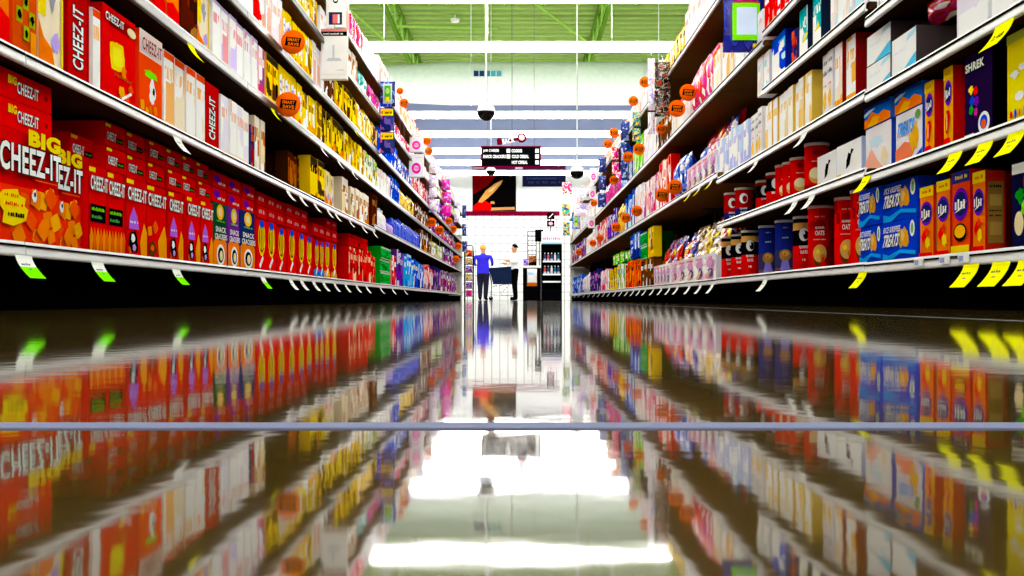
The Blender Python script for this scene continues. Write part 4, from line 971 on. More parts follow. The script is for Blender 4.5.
# white shelf labels lying on the rail
mb=MB(); mb.box(-.03,.03,-.0012,0,-.022,0,W_); mb.box(-.024,.0,-.0018,-.0012,-.018,-.005,mat((.3,.35,.6),.4)); LB=mb.mesh('hanging_rail_label',merge=False)
for i,(px,z) in enumerate(((966,RZA[0]),(947,RZA[0]),(921,RZA[0]))):
    link('hanging_rail_label',LB,None,(A-.006,at(px,A),z-.004),-PI/2,f'{ORD[i]} white and blue label on the lowest right rail','label','rail labels')
# ================================================================== room
YB=36.0; ZC=8.6
def struct(name,me,loc=None): return link(name,me,None,loc,kind='structure')
# polished brown floor
m,nt,b=nodes('polished_floor'); N=nt.nodes.new; Lk=nt.links.new
tc=N('ShaderNodeTexCoord'); ns=N('ShaderNodeTexNoise'); ns.inputs['Scale'].default_value=3.0; ns.inputs['Detail'].default_value=5; Lk(tc.outputs['Object'],ns.inputs['Vector'])
cr=N('ShaderNodeValToRGB'); cr.color_ramp.elements[0].position=.3; cr.color_ramp.elements[0].color=(.038,.023,.004,1); cr.color_ramp.elements[1].position=.7; cr.color_ramp.elements[1].color=(.072,.044,.009,1)
Lk(ns.outputs['Fac'],cr.inputs['Fac']); Lk(cr.outputs['Color'],b.inputs['Base Color'])
b.inputs['Roughness'].default_value=.045; b.inputs['IOR'].default_value=1.9
n2=N('ShaderNodeTexNoise'); n2.inputs['Scale'].default_value=60; n2.inputs['Detail'].default_value=2; Lk(tc.outputs['Object'],n2.inputs['Vector'])
bp=N('ShaderNodeBump'); bp.inputs['Strength'].default_value=.02; bp.inputs['Distance'].default_value=.002; Lk(n2.outputs['Fac'],bp.inputs['Height']); Lk(bp.outputs['Normal'],b.inputs['Normal'])
FLOORM=m
mb=MB(); mb.box(-12,12,-6,YB,-.1,0,FLOORM); struct('floor',mb.mesh('floor'))
# floor joints
JM=mat((.17,.18,.26),.35,name='joint_strip')
mb=MB(); mb.box(-.9,.9,.187,.195,.0,.0003,JM); struct('trim_1',mb.mesh('trim_1'))
mb=MB(); mb.box(.585,.590,.6,20,.0,.0002,mat((.25,.25,.32),.35)); struct('trim_2',mb.mesh('trim_2'))
# back wall: white tiles below, white band, blue-grey paint above
m,nt,b=nodes('painted_wall'); N=nt.nodes.new; Lk=nt.links.new
tc=N('ShaderNodeTexCoord'); sp=N('ShaderNodeSeparateXYZ'); Lk(tc.outputs['Object'],sp.inputs[0])
br=N('ShaderNodeTexBrick'); br.inputs['Scale'].default_value=1; br.offset=0; br.inputs['Brick Width'].default_value=.30; br.inputs['Row Height'].default_value=.30; br.inputs['Mortar Size'].default_value=.012
br.inputs['Color1'].default_value=(.84,.84,.84,1); br.inputs['Color2'].default_value=(.82,.82,.83,1); br.inputs['Mortar'].default_value=(.26,.24,.28,1)
cb=N('ShaderNodeCombineXYZ'); Lk(sp.outputs['X'],cb.inputs[0]); Lk(sp.outputs['Z'],cb.inputs[1]); Lk(cb.outputs[0],br.inputs['Vector'])
def gt(v):
    g=N('ShaderNodeMath'); g.operation='GREATER_THAN'; g.inputs[1].default_value=v; Lk(sp.outputs['Z'],g.inputs[0]); return g.outputs[0]
mx=N('ShaderNodeMixRGB'); Lk(gt(3.2),mx.inputs[0]); Lk(br.outputs['Color'],mx.inputs[1]); mx.inputs[2].default_value=(.82,.82,.86,1)
m2=N('ShaderNodeMixRGB'); Lk(gt(4.72),m2.inputs[0]); Lk(mx.outputs[0],m2.inputs[1]); m2.inputs[2].default_value=(.20,.235,.42,1)
Lk(m2.outputs[0],b.inputs['Base Color']); b.inputs['Roughness'].default_value=.5
mb=MB(); mb.box(-12,12,YB,YB+.2,0,ZC+.4,m); struct('wall_back',mb.mesh('wall_back'))
WM=mat((.40,.42,.50),.6,name='painted_wall')
mb=MB(); mb.box(-12.2,-12,-6,YB,0,ZC+.4,WM); struct('wall_left',mb.mesh('wall_left'))
mb=MB(); mb.box(12,12.2,-6,YB,0,ZC+.4,WM); struct('wall_right',mb.mesh('wall_right'))
mb=MB(); mb.box(-12,12,-6.2,-6,0,ZC+.4,WM); struct('wall_front',mb.mesh('wall_front'))
mb=MB(); mb.box(-1.9,1.62,YB-.03,YB-.001,3.13,3.30,mat((.13,.006,.02),.4)); struct('trim_3',mb.mesh('trim_3',bevel=.004))
# green steel deck
DK=mat((.30,.42,.15),.45,name='deck_paint'); DK2=mat((.16,.30,.05),.45,name='deck_paint')
mb=MB(); prof=[]; y=-6.0
while y<YB:
    prof += [(y,0),(y+.20,0),(y+.23,.20),(y+.47,.20)]; y+=.5
prof.append((YB,0))
mb.grid([[(-12,p,ZC+q) for p,q in prof],[(12,p,ZC+q) for p,q in prof]],len(prof),2,DK,False,False)
struct('ceiling',mb.mesh('ceiling'))
# steel joists carrying the deck
JN=mat((.12,.22,.05),.45,name='joist_paint'); JL=mat((.36,.60,.16),.45)
for i,(x,lab) in enumerate(((-9.3,'far left green steel roof joist with zigzag web'),(-3.45,'green steel roof joist left of the white conduit'),(2.45,'green steel roof joist on the right under the deck'),(8.2,'far right green steel roof joist with zigzag web'))):
    o=empty('ceiling_joist',(x,15,ZC),0,label=lab,cat='joist',group='roof joists')
    for nm,z0,z1 in (('top_chord',-.10,-.02),('bottom_chord',-.92,-.84)):
        mb=MB(); mb.box(-.06,.06,-20.9,20.9,z0,z1,JN); link(nm,mb.mesh(nm,bevel=.006),o)
    mb=MB()
    y=-20.5; up=True
    while y<20.2:
        mb.tube([(0,y,-.88 if up else -.07),(0,y+.8,-.07 if up else -.88)],.03,JL,6); y+=.8; up=not up
    link('web_lattice',mb.mesh('web_lattice'),o)
for i,(x0,y0,x1,y1) in enumerate(((-3.45,27.4,-.6,30.6),(2.45,29.8,.2,27.2),(-3.6,30.6,-5.2,27.0))):
    mb=MB(); mb.tube([(x0,y0,ZC-.85),(x1,y1,ZC-.03)],.035,JL,8)
    me=mb.mesh('ceiling_brace'); 
    link('ceiling_brace',me,None,None,0,('green diagonal roof brace beside the white conduit','green diagonal roof brace on the right','green diagonal roof brace far left')[i],'brace')
# fluorescent runs
LAMP=emitter((1.0,.98,.94),30.0); HSG=mat((.8,.8,.8),.4,name='lamp_housing'); ROD=mat((.80,.84,.80),.35,name='white_pipe')
YL=[16.4+2.7*k for k in range(-8,1)]+[22.45,25.05,27.9,30.3,32.7]; ZL=4.3
wy={4:'first in view',5:'second, before the duct',6:'third, just under the duct',7:'fourth',8:'fifth',9:'sixth',10:'seventh',11:'eighth'}
for i,yl in enumerate(YL):
    lab=f'{ORD[i]} long white fluorescent light run counting from the entrance end'
    o=empty('hanging_light',(0,yl,ZL),0,label=lab,cat='light',group='fluorescent light runs')
    mb=MB(); P=[(-.05,-.075),(.05,-.075),(.075,-.04),(.075,.03),(.045,.055),(-.045,.055),(-.075,.03),(-.075,-.04)]
    rows=[[(xx,p,q) for p,q in P] for xx in (-8,8)]
    mb.grid(rows,len(P),2,LAMP,True,False); mb.face(rows[0],LAMP); mb.face(list(reversed(rows[1])),LAMP)
    link('lamp_lens',mb.mesh('lamp_lens'),o)
    mb=MB(); mb.box(-8,8,-.04,.04,.056,.085,HSG); link('lamp_housing',mb.mesh('lamp_housing',bevel=.004),o)
    for xr in ((-2.23,-.48,1.62) if abs(yl-16.4)<.1 else (-6.5,6.5)):
        mb=MB(); mb.tube([(xr,0,.086),(xr,0,ZC-ZL)],.010,ROD,6); link('hanging_rod',mb.mesh('hanging_rod'),o)
# white conduits
for px,rr,yy,lab in ((499,.05,16.75,'thick white vertical conduit left of the aisle sign line'),(515,.02,16.7,'thin white conduit over the aisle sign'),(385,.018,16.9,'thin white conduit over the left shelves'),(630,.018,16.8,'thin white conduit over the right shelves'),(648,.012,16.9,'thinnest white conduit at the right roof joist')):
    x=(px-VX)*yy/F
    mb=MB(); mb.tube([(x,yy,5.35),(x,yy,ZC)],rr,ROD,10)
    mb.tube([(x,yy,5.30),(x,yy,5.36)],rr*1.5,ROD,10)
    link('hanging_conduit',mb.mesh('hanging_conduit'),None,None,0,lab,'conduit','white conduits')
# air duct
o=empty('hanging_air_duct',(0,25.85,5.78),0,label='big round white air duct crossing under the green roof',cat='duct')
DU=mat((.60,.68,.60),.4,name='duct_skin')
mb=MB(); mb.lathe([(0,-10),(.45,-10),(.45,-4.0),(.57,-1.75),(.57,3.3),(.585,3.32),(.57,3.34),(.57,10),(0,10)],DU,40,(0,0,0),'x'); link('duct_body',mb.mesh('duct_body'),o)
x0,x1=(473-VX)*25.25/F,(503-VX)*25.25/F; zt,zb=zat(70,25.25)-5.78,zat(77,25.25)-5.78
mb=MB(); mb.box(x0,x1,-.60,-.46,zb,zt,mat((.5,.55,.55),.4))
for k in range(5): mb.box(x0+.02+k*(x1-x0-.04)/5,x0+.02+(k+.85)*(x1-x0-.04)/5,-.608,-.60,zb+.02,zt-.02,mat((.012,.03,.09) if k<2 else ((.02,.12,.2) if k<3 else (.08,.28,.28)),.4))
link('vent_grille',mb.mesh('vent_grille',merge=False),o)
for xx in (-6,-1.2,3.8,8):
    mb=MB(); rr=.58 if xx>-1.8 else .46
    mb.tube([(xx,rr*math.cos(a),rr*math.sin(a)) for a in [PI*2*k/24 for k in range(25)]],.012,ROD,6); mb.tube([(xx,0,rr),(xx,0,ZC-5.78)],.012,ROD,6)
    link('strap',mb.mesh('strap',merge=False),o)
# ceiling smoke detector
mb=MB(); mb.lathe([(0,0),(.12,0),(.13,.05),(.15,.08),(0,.08)],mat((.8,.8,.75)),16); link('smoke_detector',mb.mesh('smoke_detector'),None,((455-VX)*29.2/F,29.2,8.38),0,'small white round fixture under the green roof deck','detector')
mb=MB(); mb.tube([(0,0,.08),(0,0,ZC-8.38)],.02,ROD,6); link('ceiling_stem',mb.mesh('ceiling_stem'),bpy.data.objects['smoke_detector'])
# dome cameras
def dome(px,y,d,r_,lab,top):
    x=(px-VX)*d/F; z=zat(y,d)
    o=empty('hanging_dome_camera',(x,d,z),0,label=lab,cat='camera')
    up=[(r_*math.cos(a),r_*math.sin(a)) for a in [PI/2*k/8 for k in range(9)]]
    mb=MB(); mb.lathe([(0,.0)]+up,mat((.82,.82,.82),.35),24); link('dome_housing',mb.mesh('dome_housing'),o)
    mb=MB(); mb.lathe([(.985*a_,-b_*.95-.002) for a_,b_ in up],mat((.006,.006,.008),.08),24); link('dark_lens',mb.mesh('dark_lens'),o)
    mb=MB(); mb.tube([(0,0,r_*.98),(0,0,top-z)],.014,ROD,8); link('hanging_pole',mb.mesh('hanging_pole'),o)
dome(486,112,14.0,.135,'white and black ceiling dome hanging left of the aisle sign',ZC)
dome(491,171,27.3,.137,'small hanging dome behind the aisle sign',ZC)
dome(577,172,20.0,.15,'small hanging dome near the right shelf end',ZC)
# aisle sign
D=17.0
def X_(px,d=D): return (px-VX)*d/F
o=empty('hanging_aisle_sign',(X_(511),D,zat(156.5,D)),0,label='black hanging aisle sign with red frame and white product words',cat='sign')
w=X_(540)-X_(482); h=zat(147,D)-zat(166,D)
mb=MB(); mb.box(-w/2,w/2,0,.03,-h/2,h/2,mat((.008,.008,.012),.4)); link('sign_board',mb.mesh('sign_board',bevel=.003),o)
mb=MB(); t=.018; RF_=mat((.10,.006,.02),.4)
for q in ((-w/2-t,w/2+t,h/2,h/2+t),(-w/2-t,w/2+t,-h/2-t,-h/2),(-w/2-t,-w/2,-h/2,h/2),(w/2,w/2+t,-h/2,h/2)): mb.box(q[0],q[1],-.008,.036,q[2],q[3],RF_)
link('sign_frame',mb.mesh('sign_frame',merge=False),o)
mb=MB(); fs=lambda u,v,l:((u-.5)*w,-.002-.0005*l,(v-.5)*h); TWm=mat((.86,.86,.86))
for s_,u,v,wu in (('JAR CHEESE',.155,.80,.27),('SNACK CRACKERS',.215,.50,.39),('COOKIES',.60,.80,.18),('COLD CEREAL',.66,.50,.29),('HOT CEREAL',.65,.19,.27)):
    mb=MB(); put_text(mb,s_,u,v,wu,.17,TWm,fs,1,0,.03); link('lettering',mb.mesh('lettering',merge=False),o)
for u,v in ((.455,.80),(.455,.50),(.95,.80),(.95,.50),(.95,.19)):
    mb=MB(); put_print(mb,('r',u-.03,v-.10,u+.03,v+.10,WHT),fs,3,0); link('white_square',mb.mesh('white_square',merge=False),o)
for xx in (-w*.4,w*.4):
    mb=MB(); mb.tube([(xx,.015,h/2+t),(xx,.015,ZC-zat(156.5,D))],.004,mat((.15,.13,.15)),5); link('hanging_wire',mb.mesh('hanging_wire'),o)
o=empty('hanging_arrow_sign',(X_(512),D,zat(140.5,D)),0,label='dark red tilted pointer sign with a round end above the aisle sign',cat='sign')
SR=mat((.085,.004,.012),.4)
mb=MB(); L_=X_(527)-X_(498)
def bar(pts): 
    f=[(p,0,q) for p,q in pts]; g=[(p,.02,q) for p,q in pts]; mb.face(f,SR); mb.face(list(reversed(g)),SR)
    for i in range(len(pts)): j=(i+1)%len(pts); mb.face([f[i],g[i],g[j],f[j]],SR)
bar([(-.26,-.075),(-.19,-.078),(-.16,-.045),(.12,.005),(.12,.055),(-.17,.0),(-.19,.04),(-.235,.06),(-.27,.02)])
mb.lathe([(0,-.005),(.085,-.005),(.085,.025),(0,.025)],SR,24,(.17,0,.05),'y')
link('sign_board',mb.mesh('sign_board',merge=False),o)
mb=MB(); mb.lathe([(0,-.009),(.052,-.009),(.052,-.006),(0,-.006)],mat((.85,.55,.6)),22,(.17,0,.05),'y')
link('round_disc',mb.mesh('round_disc'),o)
mb=MB(); put_text(mb,'BACK',.5,.5,.22,.085,TWm,lambda u,v,l:(u-.56,-.004,v-.505),1,.19,.03); link('lettering',mb.mesh('lettering',merge=False),o)
mb=MB(); mb.tube([(0,.01,.02),(0,.01,ZC-zat(140.5,D))],.006,mat((.1,.1,.1)),6); mb.tube([(0,.011,.03),(0,.011,zat(147,D)+.02-zat(140.5,D))],.006,mat((.1,.1,.1)),6); link('hanging_wire',mb.mesh('hanging_wire',merge=False),o)
# back-wall pictures
d=YB-.04
def board(name,px0,px1,y0,y1,col,lab,cat,prints):
    w=(px1-px0)*d/F; h=(y1-y0)*d/F
    o=empty(name,(((px0+px1)/2-VX)*d/F,d,zat(y1,d)),0,label=lab,cat=cat)
    mb=MB(); mb.box(-w/2,w/2,0,.03,0,h,mat(col,.45))
    link('picture_board',join_print(mb.mesh('picture_board',bevel=.003),prints,lambda u,v,l:((u-.5)*w,-.001-.002*l,v*h),w/h),o)
    mb=MB(); fm_=mat((.02,.015,.015)); t=.02
    for q in ((-w/2-t,w/2+t,h+.001,h+t),(-w/2-t,w/2+t,-t,-.001),(-w/2-t,-w/2-.001,-.001,h+.001),(w/2+.001,w/2+t,-.001,h+.001)): mb.box(q[0],q[1],-.004,.036,q[2],q[3],fm_)
    link('picture_frame',mb.mesh('picture_frame',merge=False),o)
    return o
board('picture_frame_poster',473,515.5,175,210.5,(.010,.006,.006),'square dark poster with red corner on the back wall','poster',
 [('p',[(0,.45),(0,1),(.55,1),(.35,.7)],(.12,.004,.006)),('p',[(0,0),(.45,0),(.42,.18),(.22,.32),(0,.12)],(.65,.02,.015)),('p',[(.12,.24),(.30,.56),(.52,.76),(.70,.86),(.66,.74),(.50,.52),(.36,.36),(.2,.22)],(.62,.30,.12)),('p',[(.34,.52),(.6,.78),(.66,.80),(.44,.54)],(.80,.55,.30)),('p',[(.44,.08),(.98,.10),(.98,.02),(.42,.0)],(.5,.25,.12)),('b',.46,.22,.06,.05,3,(.5,.25,.1))])
board('picture_frame_banner',523,565,175,186,(.010,.012,.045),'long dark navy banner on the back wall','banner',[('z',.08,.9,.35,.22,(.06,.06,.16)),('z',.1,.8,.7,.18,(.04,.05,.14))])
board('picture_frame_strip',473,565,165.3,169.3,(.05,.008,.03),'thin dark maroon strip high on the back wall','banner',[('r',.0,.1,.12,.6,(.35,.2,.25)),('r',.46,.1,.54,.7,(.55,.45,.7))])
# ================================================================== far end of the aisle
D=29.0
def skin_mesh(name,joints,edges,mats,pick,sub=2):
    me=bpy.data.meshes.new(name); ks=list(joints)
    me.from_pydata([joints[k][0] for k in ks],[(ks.index(a),ks.index(b)) for a,b in edges],[])
    ob=bpy.data.objects.new(name,me); C.objects.link(ob)
    sk=ob.modifiers.new('skin','SKIN'); sb=ob.modifiers.new('sub','SUBSURF'); sb.levels=sub; sb.render_levels=sub
    sv=me.skin_vertices[0].data if me.skin_vertices else None
    if sv is None:
        bm=bmesh.new(); bm.from_mesh(me); bm.verts.layers.skin.verify(); bm.to_mesh(me); bm.free(); sv=me.skin_vertices[0].data
    for i,k in enumerate(ks):
        r_=joints[k][1]; sv[i].radius=r_ if isinstance(r_,tuple) else (r_,r_); sv[i].use_root=(i==0)
    dg=bpy.context.evaluated_depsgraph_get(); dg.update()
    out=bpy.data.meshes.new_from_object(ob.evaluated_get(dg)); out.name=name
    bpy.data.objects.remove(ob); bpy.data.meshes.remove(me)
    out.materials.clear()
    for m in mats: out.materials.append(m)
    for p in out.polygons: p.material_index=pick(p.center); p.use_smooth=True
    return out
SKIN=mat((.55,.28,.18),.5,name='skin')
def person(name,loc,rz,Hs,lab,top,legs,shoes,hair,arms,long_hair,wide=1.0,stance=.09,hem=None):
    k=Hs/1.70
    J={'pelvis':((0,0,.93*k),(.155*wide,.115)),'waist':((0,0,1.08*k),(.145*wide,.105)),'chest':((0,.01,1.28*k),(.165*wide,.115)),'neck0':((0,.0,1.43*k),(.075,.065)),'neck':((0,-.01,1.49*k),.052),
       'head0':((0,-.02,1.56*k),(.07,.085)),'head':((0,-.02,1.63*k),(.075,.09)),'crown':((0,-.012,1.68*k),(.055,.065))}
    E=[('pelvis','waist'),('waist','chest'),('chest','neck0'),('neck0','neck'),('neck','head0'),('head0','head'),('head','crown')]
    for s,n in ((-1,'l'),(1,'r')):
        J['sh'+n]=((s*.17*wide,.01,1.38*k),.062); J['el'+n]=(arms[n][0],.047); J['wr'+n]=(arms[n][1],.034); J['pa'+n]=(arms[n][2],.032)
        E+=[('chest','sh'+n),('sh'+n,'el'+n),('el'+n,'wr'+n),('wr'+n,'pa'+n)]
        h=Vector(arms[n][2]); dirv=(h-Vector(arms[n][1])).normalized(); sd=Vector((1,0,0)) if abs(dirv.x)<.7 else Vector((0,1,0))
        for f in range(4):
            a=h+dirv*.03+sd*(f-1.5)*.020; b_=a+dirv*(.06+.01*(1 if f in (1,2) else 0))+Vector((0,0,-.012))
            J[f'f{n}{f}a']=(tuple(a),.010); J[f'f{n}{f}']=(tuple(b_),.008); E+=[('pa'+n,f'f{n}{f}a'),(f'f{n}{f}a',f'f{n}{f}')]
        tb=h-dirv*.01+sd*(-s)*.045
        J[f't{n}']=(tuple(tb+dirv*.03),.010); E.append(('pa'+n,f't{n}'))
        J['hip'+n]=((s*.095,0,.86*k),.088*wide); J['kn'+n]=((s*stance*1.05,-.015,.49*k),.062*wide); J['an'+n]=((s*stance,.02,.10*k),.045*wide); J['he'+n]=((s*stance,.03,.045),.042); J['to'+n]=((s*stance*1.25,-.13,.036),.036)
        E+=[('pelvis','hip'+n),('hip'+n,'kn'+n),('kn'+n,'an'+n),('an'+n,'he'+n),('he'+n,'to'+n)]
    def pick(c):
        if c.z<.105*k: return 3
        if c.z<(hem if hem else .97*k) and abs(c.x)<.24*wide and abs(c.y)<.17: return 2
        if c.z>1.475*k: return 0
        for n in 'lr':
            if (c-Vector(arms[n][2])).length<.125: return 0
        return 1
    o=empty(name,loc,rz,label=lab,cat='person')
    body=skin_mesh('body',J,E,[SKIN,mat(top,.6),mat(legs,.7),mat(shoes,.4)],pick)
    link('body',body,o)
    # hair: a cap over the back and top of the head
    rows=[]; n=18
    for j in range(9):
        t=j/8; th=t*(PI*.62 if long_hair else PI*.5)
        row=[]
        for i in range(n):
            a=2*PI*i/n; fr=-math.sin(a)                       # front is -Y
            drop=1.0 if fr<.35 else .52
            tt=th*drop; rx,ry,rz_=.098,.115,.115
            x_=rx*math.sin(tt)*math.cos(a); y_=ry*math.sin(tt)*math.sin(a); z_=rz_*math.cos(tt)
            wob=1+.04*math.sin(5*a+j)
            row.append((x_*wob,-.015+y_*wob,1.635*k+z_))
        rows.append(row)
    mb=MB(); mb.grid(rows,n,9,mat(hair,.5),True); mb.face(list(reversed(rows[0])),mat(hair,.5))
    hm=mb.mesh('hair'); ho=link('hair',hm,o); md=ho.modifiers.new('thick','SOLIDIFY'); md.thickness=.012
    # face and ears
    mb=MB()
    mb.lathe([(0,-.016),(.012,-.010),(.015,.002),(.008,.014),(0,.02)],SKIN,8,(0,-.118,1.60*k))
    link('nose',mb.mesh('nose'),o)
    for s in (-1,1):
        mb=MB(); mb.lathe([(0,-.006),(.010,-.004),(.012,0),(.010,.004),(0,.006)],mat((.05,.03,.02),.2),10,(s*.032,-.105,1.625*k),'y'); link('eye',mb.mesh('eye'),o)
        mb=MB(); mb.lathe([(0,-.012),(.022,-.008),(.026,.0),(.018,.008),(0,.010)],SKIN,10,(s*.086,-.012,1.605*k),'x'); link('ear',mb.mesh('ear'),o)
    mb=MB(); mb.box(-.025,.025,-.110,-.098,1.558*k,1.567*k,mat((.45,.12,.10),.4)); link('mouth',mb.mesh('mouth',bevel=.002),o)
    return o
wx=(483-VX)*D/F
w=person('person',(wx,D,0),PI*.94,1.62,'person with blonde hair in a bright blue top and dark trousers, back turned',(.05,.04,.55),(.014,.014,.03),(.02,.012,.01),(.70,.36,.14),
 {'l':((-.285,.0,1.13),(-.25,-.17,1.05),(-.22,-.23,1.06)),'r':((.285,0,1.13),(.26,-.17,1.05),(.23,-.23,1.06))},True,1.42,.085,.80)
px_=(515-VX)*D/F
person('person',(px_,D-.06,0),-PI*.42,1.63,'person with dark hair in a white shirt and black trousers beside the cart',(.82,.82,.84),(.008,.008,.010),(.008,.008,.008),(.02,.014,.012),
 {'l':((-.25,-.02,1.12),(-.20,-.26,1.10),(-.18,-.33,1.11)),'r':((.25,-.02,1.12),(.20,-.24,1.16),(.17,-.31,1.18))},False,1.05,.09)
# shopping cart
cx=(500.5-VX)*D/F
o=empty('shopping_cart',(cx,D+.50,0),0,label='dark blue shopping cart standing between the two people',cat='cart')
CB=mat((.012,.02,.055),.35,name='cart_plastic'); CM=mat((.55,.55,.58),.25,.9)
mb=MB()
bot=[(-.22,-.22),(.34,-.20),(.34,.20),(-.22,.22)]; topq=[(-.34,-.27),(.42,-.24),(.42,.24),(-.34,.27)]
B_=[(x,y,.50) for x,y in bot]; T_=[(x,y,1.02 if i in (1,2) else .96) for i,(x,y) in enumerate(topq)]
mb.face(list(reversed(B_)),CB)
for i in range(4):
    j=(i+1)%4; n=7
    for q in range(n):                                   # slatted sides
        a0=Vector(B_[i]).lerp(Vector(B_[j]),(q+.02)/n); a1=Vector(B_[i]).lerp(Vector(B_[j]),(q+.98)/n); b0=Vector(T_[i]).lerp(Vector(T_[j]),(q+.02)/n); b1=Vector(T_[i]).lerp(Vector(T_[j]),(q+.98)/n)
        mb.face([a0,a1,b1,b0],CB)
    mb.tube([T_[i],T_[j]],.014,CB,6); mb.tube([B_[i],B_[j]],.012,CB,6); mb.tube([B_[i],T_[i]],.012,CB,6)
link('basket',mb.mesh('basket',merge=False),o)
mb=MB()
for s in (-.2,.2):
    mb.tube([(-.36,s,.96),(-.27,s,.42),(-.30,s,.16)],.014,CM,8); mb.tube([(-.27,s,.42),(.30,s,.50)],.012,CM,8); mb.tube([(-.30,s,.17),(.36,s,.15)],.014,CM,8); mb.tube([(.30,s,.50),(-.05,s,.17)],.010,CM,8)
mb.tube([(-.30,-.2,.17),(-.30,.2,.17)],.012,CM,8); mb.tube([(.36,-.2,.15),(.36,.2,.15)],.012,CM,8)
link('frame',mb.mesh('frame',merge=False),o)
mb=MB(); mb.tube([(-.36,-.27,.97),(-.44,-.27,1.03),(-.44,.27,1.03),(-.36,.27,.97)],.016,mat((.6,.02,.03)),8); link('handle',mb.mesh('handle'),o)
for x in (-.30,.35):
    for s in (-.2,.2):
        mb=MB(); mb.lathe([(0,-.016),(.05,-.016),(.062,-.010),(.062,.010),(.05,.016),(0,.016)],mat((.01,.01,.01)),16,(x,s,.062),'y'); mb.box(x-.012,x+.012,s-.024,s+.024,.075,.16,CM); link('wheel',mb.mesh('wheel',merge=False),o)
# drinks cooler
d=28.0
x0,x1=(541.5-VX)*d/F,(562-VX)*d/F; wd_=x1-x0; hc=zat(244,d)
o=empty('drink_cooler',((x0+x1)/2,d,0),0,label='open black drinks rack with white shelf strips at the aisle end',cat='cooler')
BK=mat((.008,.008,.012),.4)
for nm,q in (('side_panel',(-wd_/2,-wd_/2+.03,0,.5,0,hc)),('side_panel',(wd_/2-.03,wd_/2,0,.5,0,hc)),('back_panel',(-wd_/2+.03,wd_/2-.03,.46,.5,0,hc)),('base',(-wd_/2+.03,wd_/2-.03,.0,.46,0,.32)),('top_panel',(-wd_/2+.03,wd_/2-.03,0,.46,hc-.04,hc))):
    mb=MB(); mb.box(*q,BK); link(nm,mb.mesh(nm,bevel=.004),o)
sz_=[zat(261,d),zat(274,d),.55]
for z in sz_:
    sh=MB(); sh.box(-wd_/2+.031,wd_/2-.031,.02,.459,z-.03,z,BK); so=link('shelf',sh.mesh('shelf',bevel=.003),o)
    mb=MB(); mb.box(-wd_/2+.04,wd_/2-.04,.005,.019,z-.035,z+.01,mat((.8,.8,.84))); link('label_strip',mb.mesh('label_strip',bevel=.002),so)
mb=MB(); mb.box(-wd_/2,wd_/2,-.02,.10,hc+.001,hc+.36,mat((.84,.80,.84),.4)); hd=link('header_sign',mb.mesh('header_sign',bevel=.004),o)
mb=MB(); put_print(mb,('z',.08,.92,.45,.22,(.7,.15,.35)),lambda u,v,l:((u-.5)*wd_,-.021-.001*l,hc+.36*v),2,0); put_print(mb,('r',0,.0,1,.12,(.25,.5,.75)),lambda u,v,l:((u-.5)*wd_,-.021-.001*l,hc+.36*v),2,1); link('front_print',mb.mesh('front_print',merge=False),hd)
bc=[(.03,.05,.16),(.5,.08,.08),(.03,.05,.12),(.6,.6,.66),(.02,.10,.16)]
for k,z in enumerate(sz_[:2]):
    for i in range(5):
        key=f'drink{(i+k)%5}'
        if key not in PR: bottle(key,'drink_bottle',.035,.24,bc[(i+k)%5],WHT,(.5,.5,.6))
        instance(key,((x0+x1)/2-wd_/2+.10+i*(wd_-.2)/4,d+.06,z+.001),0,f'{ORD[i]} small bottle on the {"upper" if k==0 else "lower"} strip of the black drinks rack','drink bottles in the rack')
# small pole sign on the cooler
o=empty('pole_sign',((551-VX)*d/F,d+.25,hc+.001),0,label='thin pole with two little square signs above the drinks rack',cat='sign')
top=zat(211,d)-hc
mb=MB(); mb.tube([(0,0,0),(0,0,top)],.014,BK,8); mb.box(-.08,.08,-.08,.08,0,.012,BK); link('pole',mb.mesh('pole',merge=False),o)
for k,(ya,yb) in enumerate(((212,218.5),(220,226))):
    z1,z0=zat(ya,d)-hc,zat(yb,d)-hc
    mb=MB(); mb.box(-.11,.11,-.04,-.016,z0,z1,BK); sp_=link('sign_panel',mb.mesh('sign_panel',bevel=.002),o)
    mb=MB(); f_=lambda u,v,l:((u-.5)*.22,-.042-.001*l,z0+(z1-z0)*v)
    put_print(mb,('p',[(.2,.25),(.35,.2),(.85,.8),(.75,.85),(.45,.5)],WHT) if k==0 else ('e',.5,.5,.28,.28,(.8,.4,.5)),f_,1,0); link('front_print',mb.mesh('front_print',merge=False),sp_)
# checkout stand with sacks
d=29.3; x0,x1=(523-VX)*d/F,(541-VX)*d/F; xm=(x0+x1)/2; wv=x1-x0
o=empty('display_counter',(xm,d,0),0,label='black counter with white edge band beside the person in white',cat='counter')
mb=MB(); mb.box(-wv/2,wv/2,0,.5,0,.98,BK); link('counter_body',mb.mesh('counter_body',bevel=.006),o)
mb=MB(); mb.box(-wv/2-.02,wv/2+.02,-.03,.52,.981,1.05,mat((.82,.82,.84))); link('counter_top',mb.mesh('counter_top',bevel=.005),o)
bag('sack','hanging_sack',.30,.52,.14,printed((WHT,WHT,LBL,WHT),2,1.3,low=(.75,.18,.05),tl=.2),seed=31)
sk_=instance('sack',(xm+.0,d-.19,.43),0,'white sack with red foot hung on the black counter front',sz=1.0); hook(sk_,.52,.14,.02)
bag('brown_sack','brown_sack',.24,.30,.14,printed((BRN,(.3,.12,.06),BLK,BRN),2.4,1.3),seed=32)
instance('brown_sack',(xm+.03,d+.12,1.052),.2,'dark brown sack standing on the black counter')
instance('navy_bag',(xm-.17,d+.14,1.052),.2,'navy bag on the black counter by the person in white',sx=.8,sz=1.4)
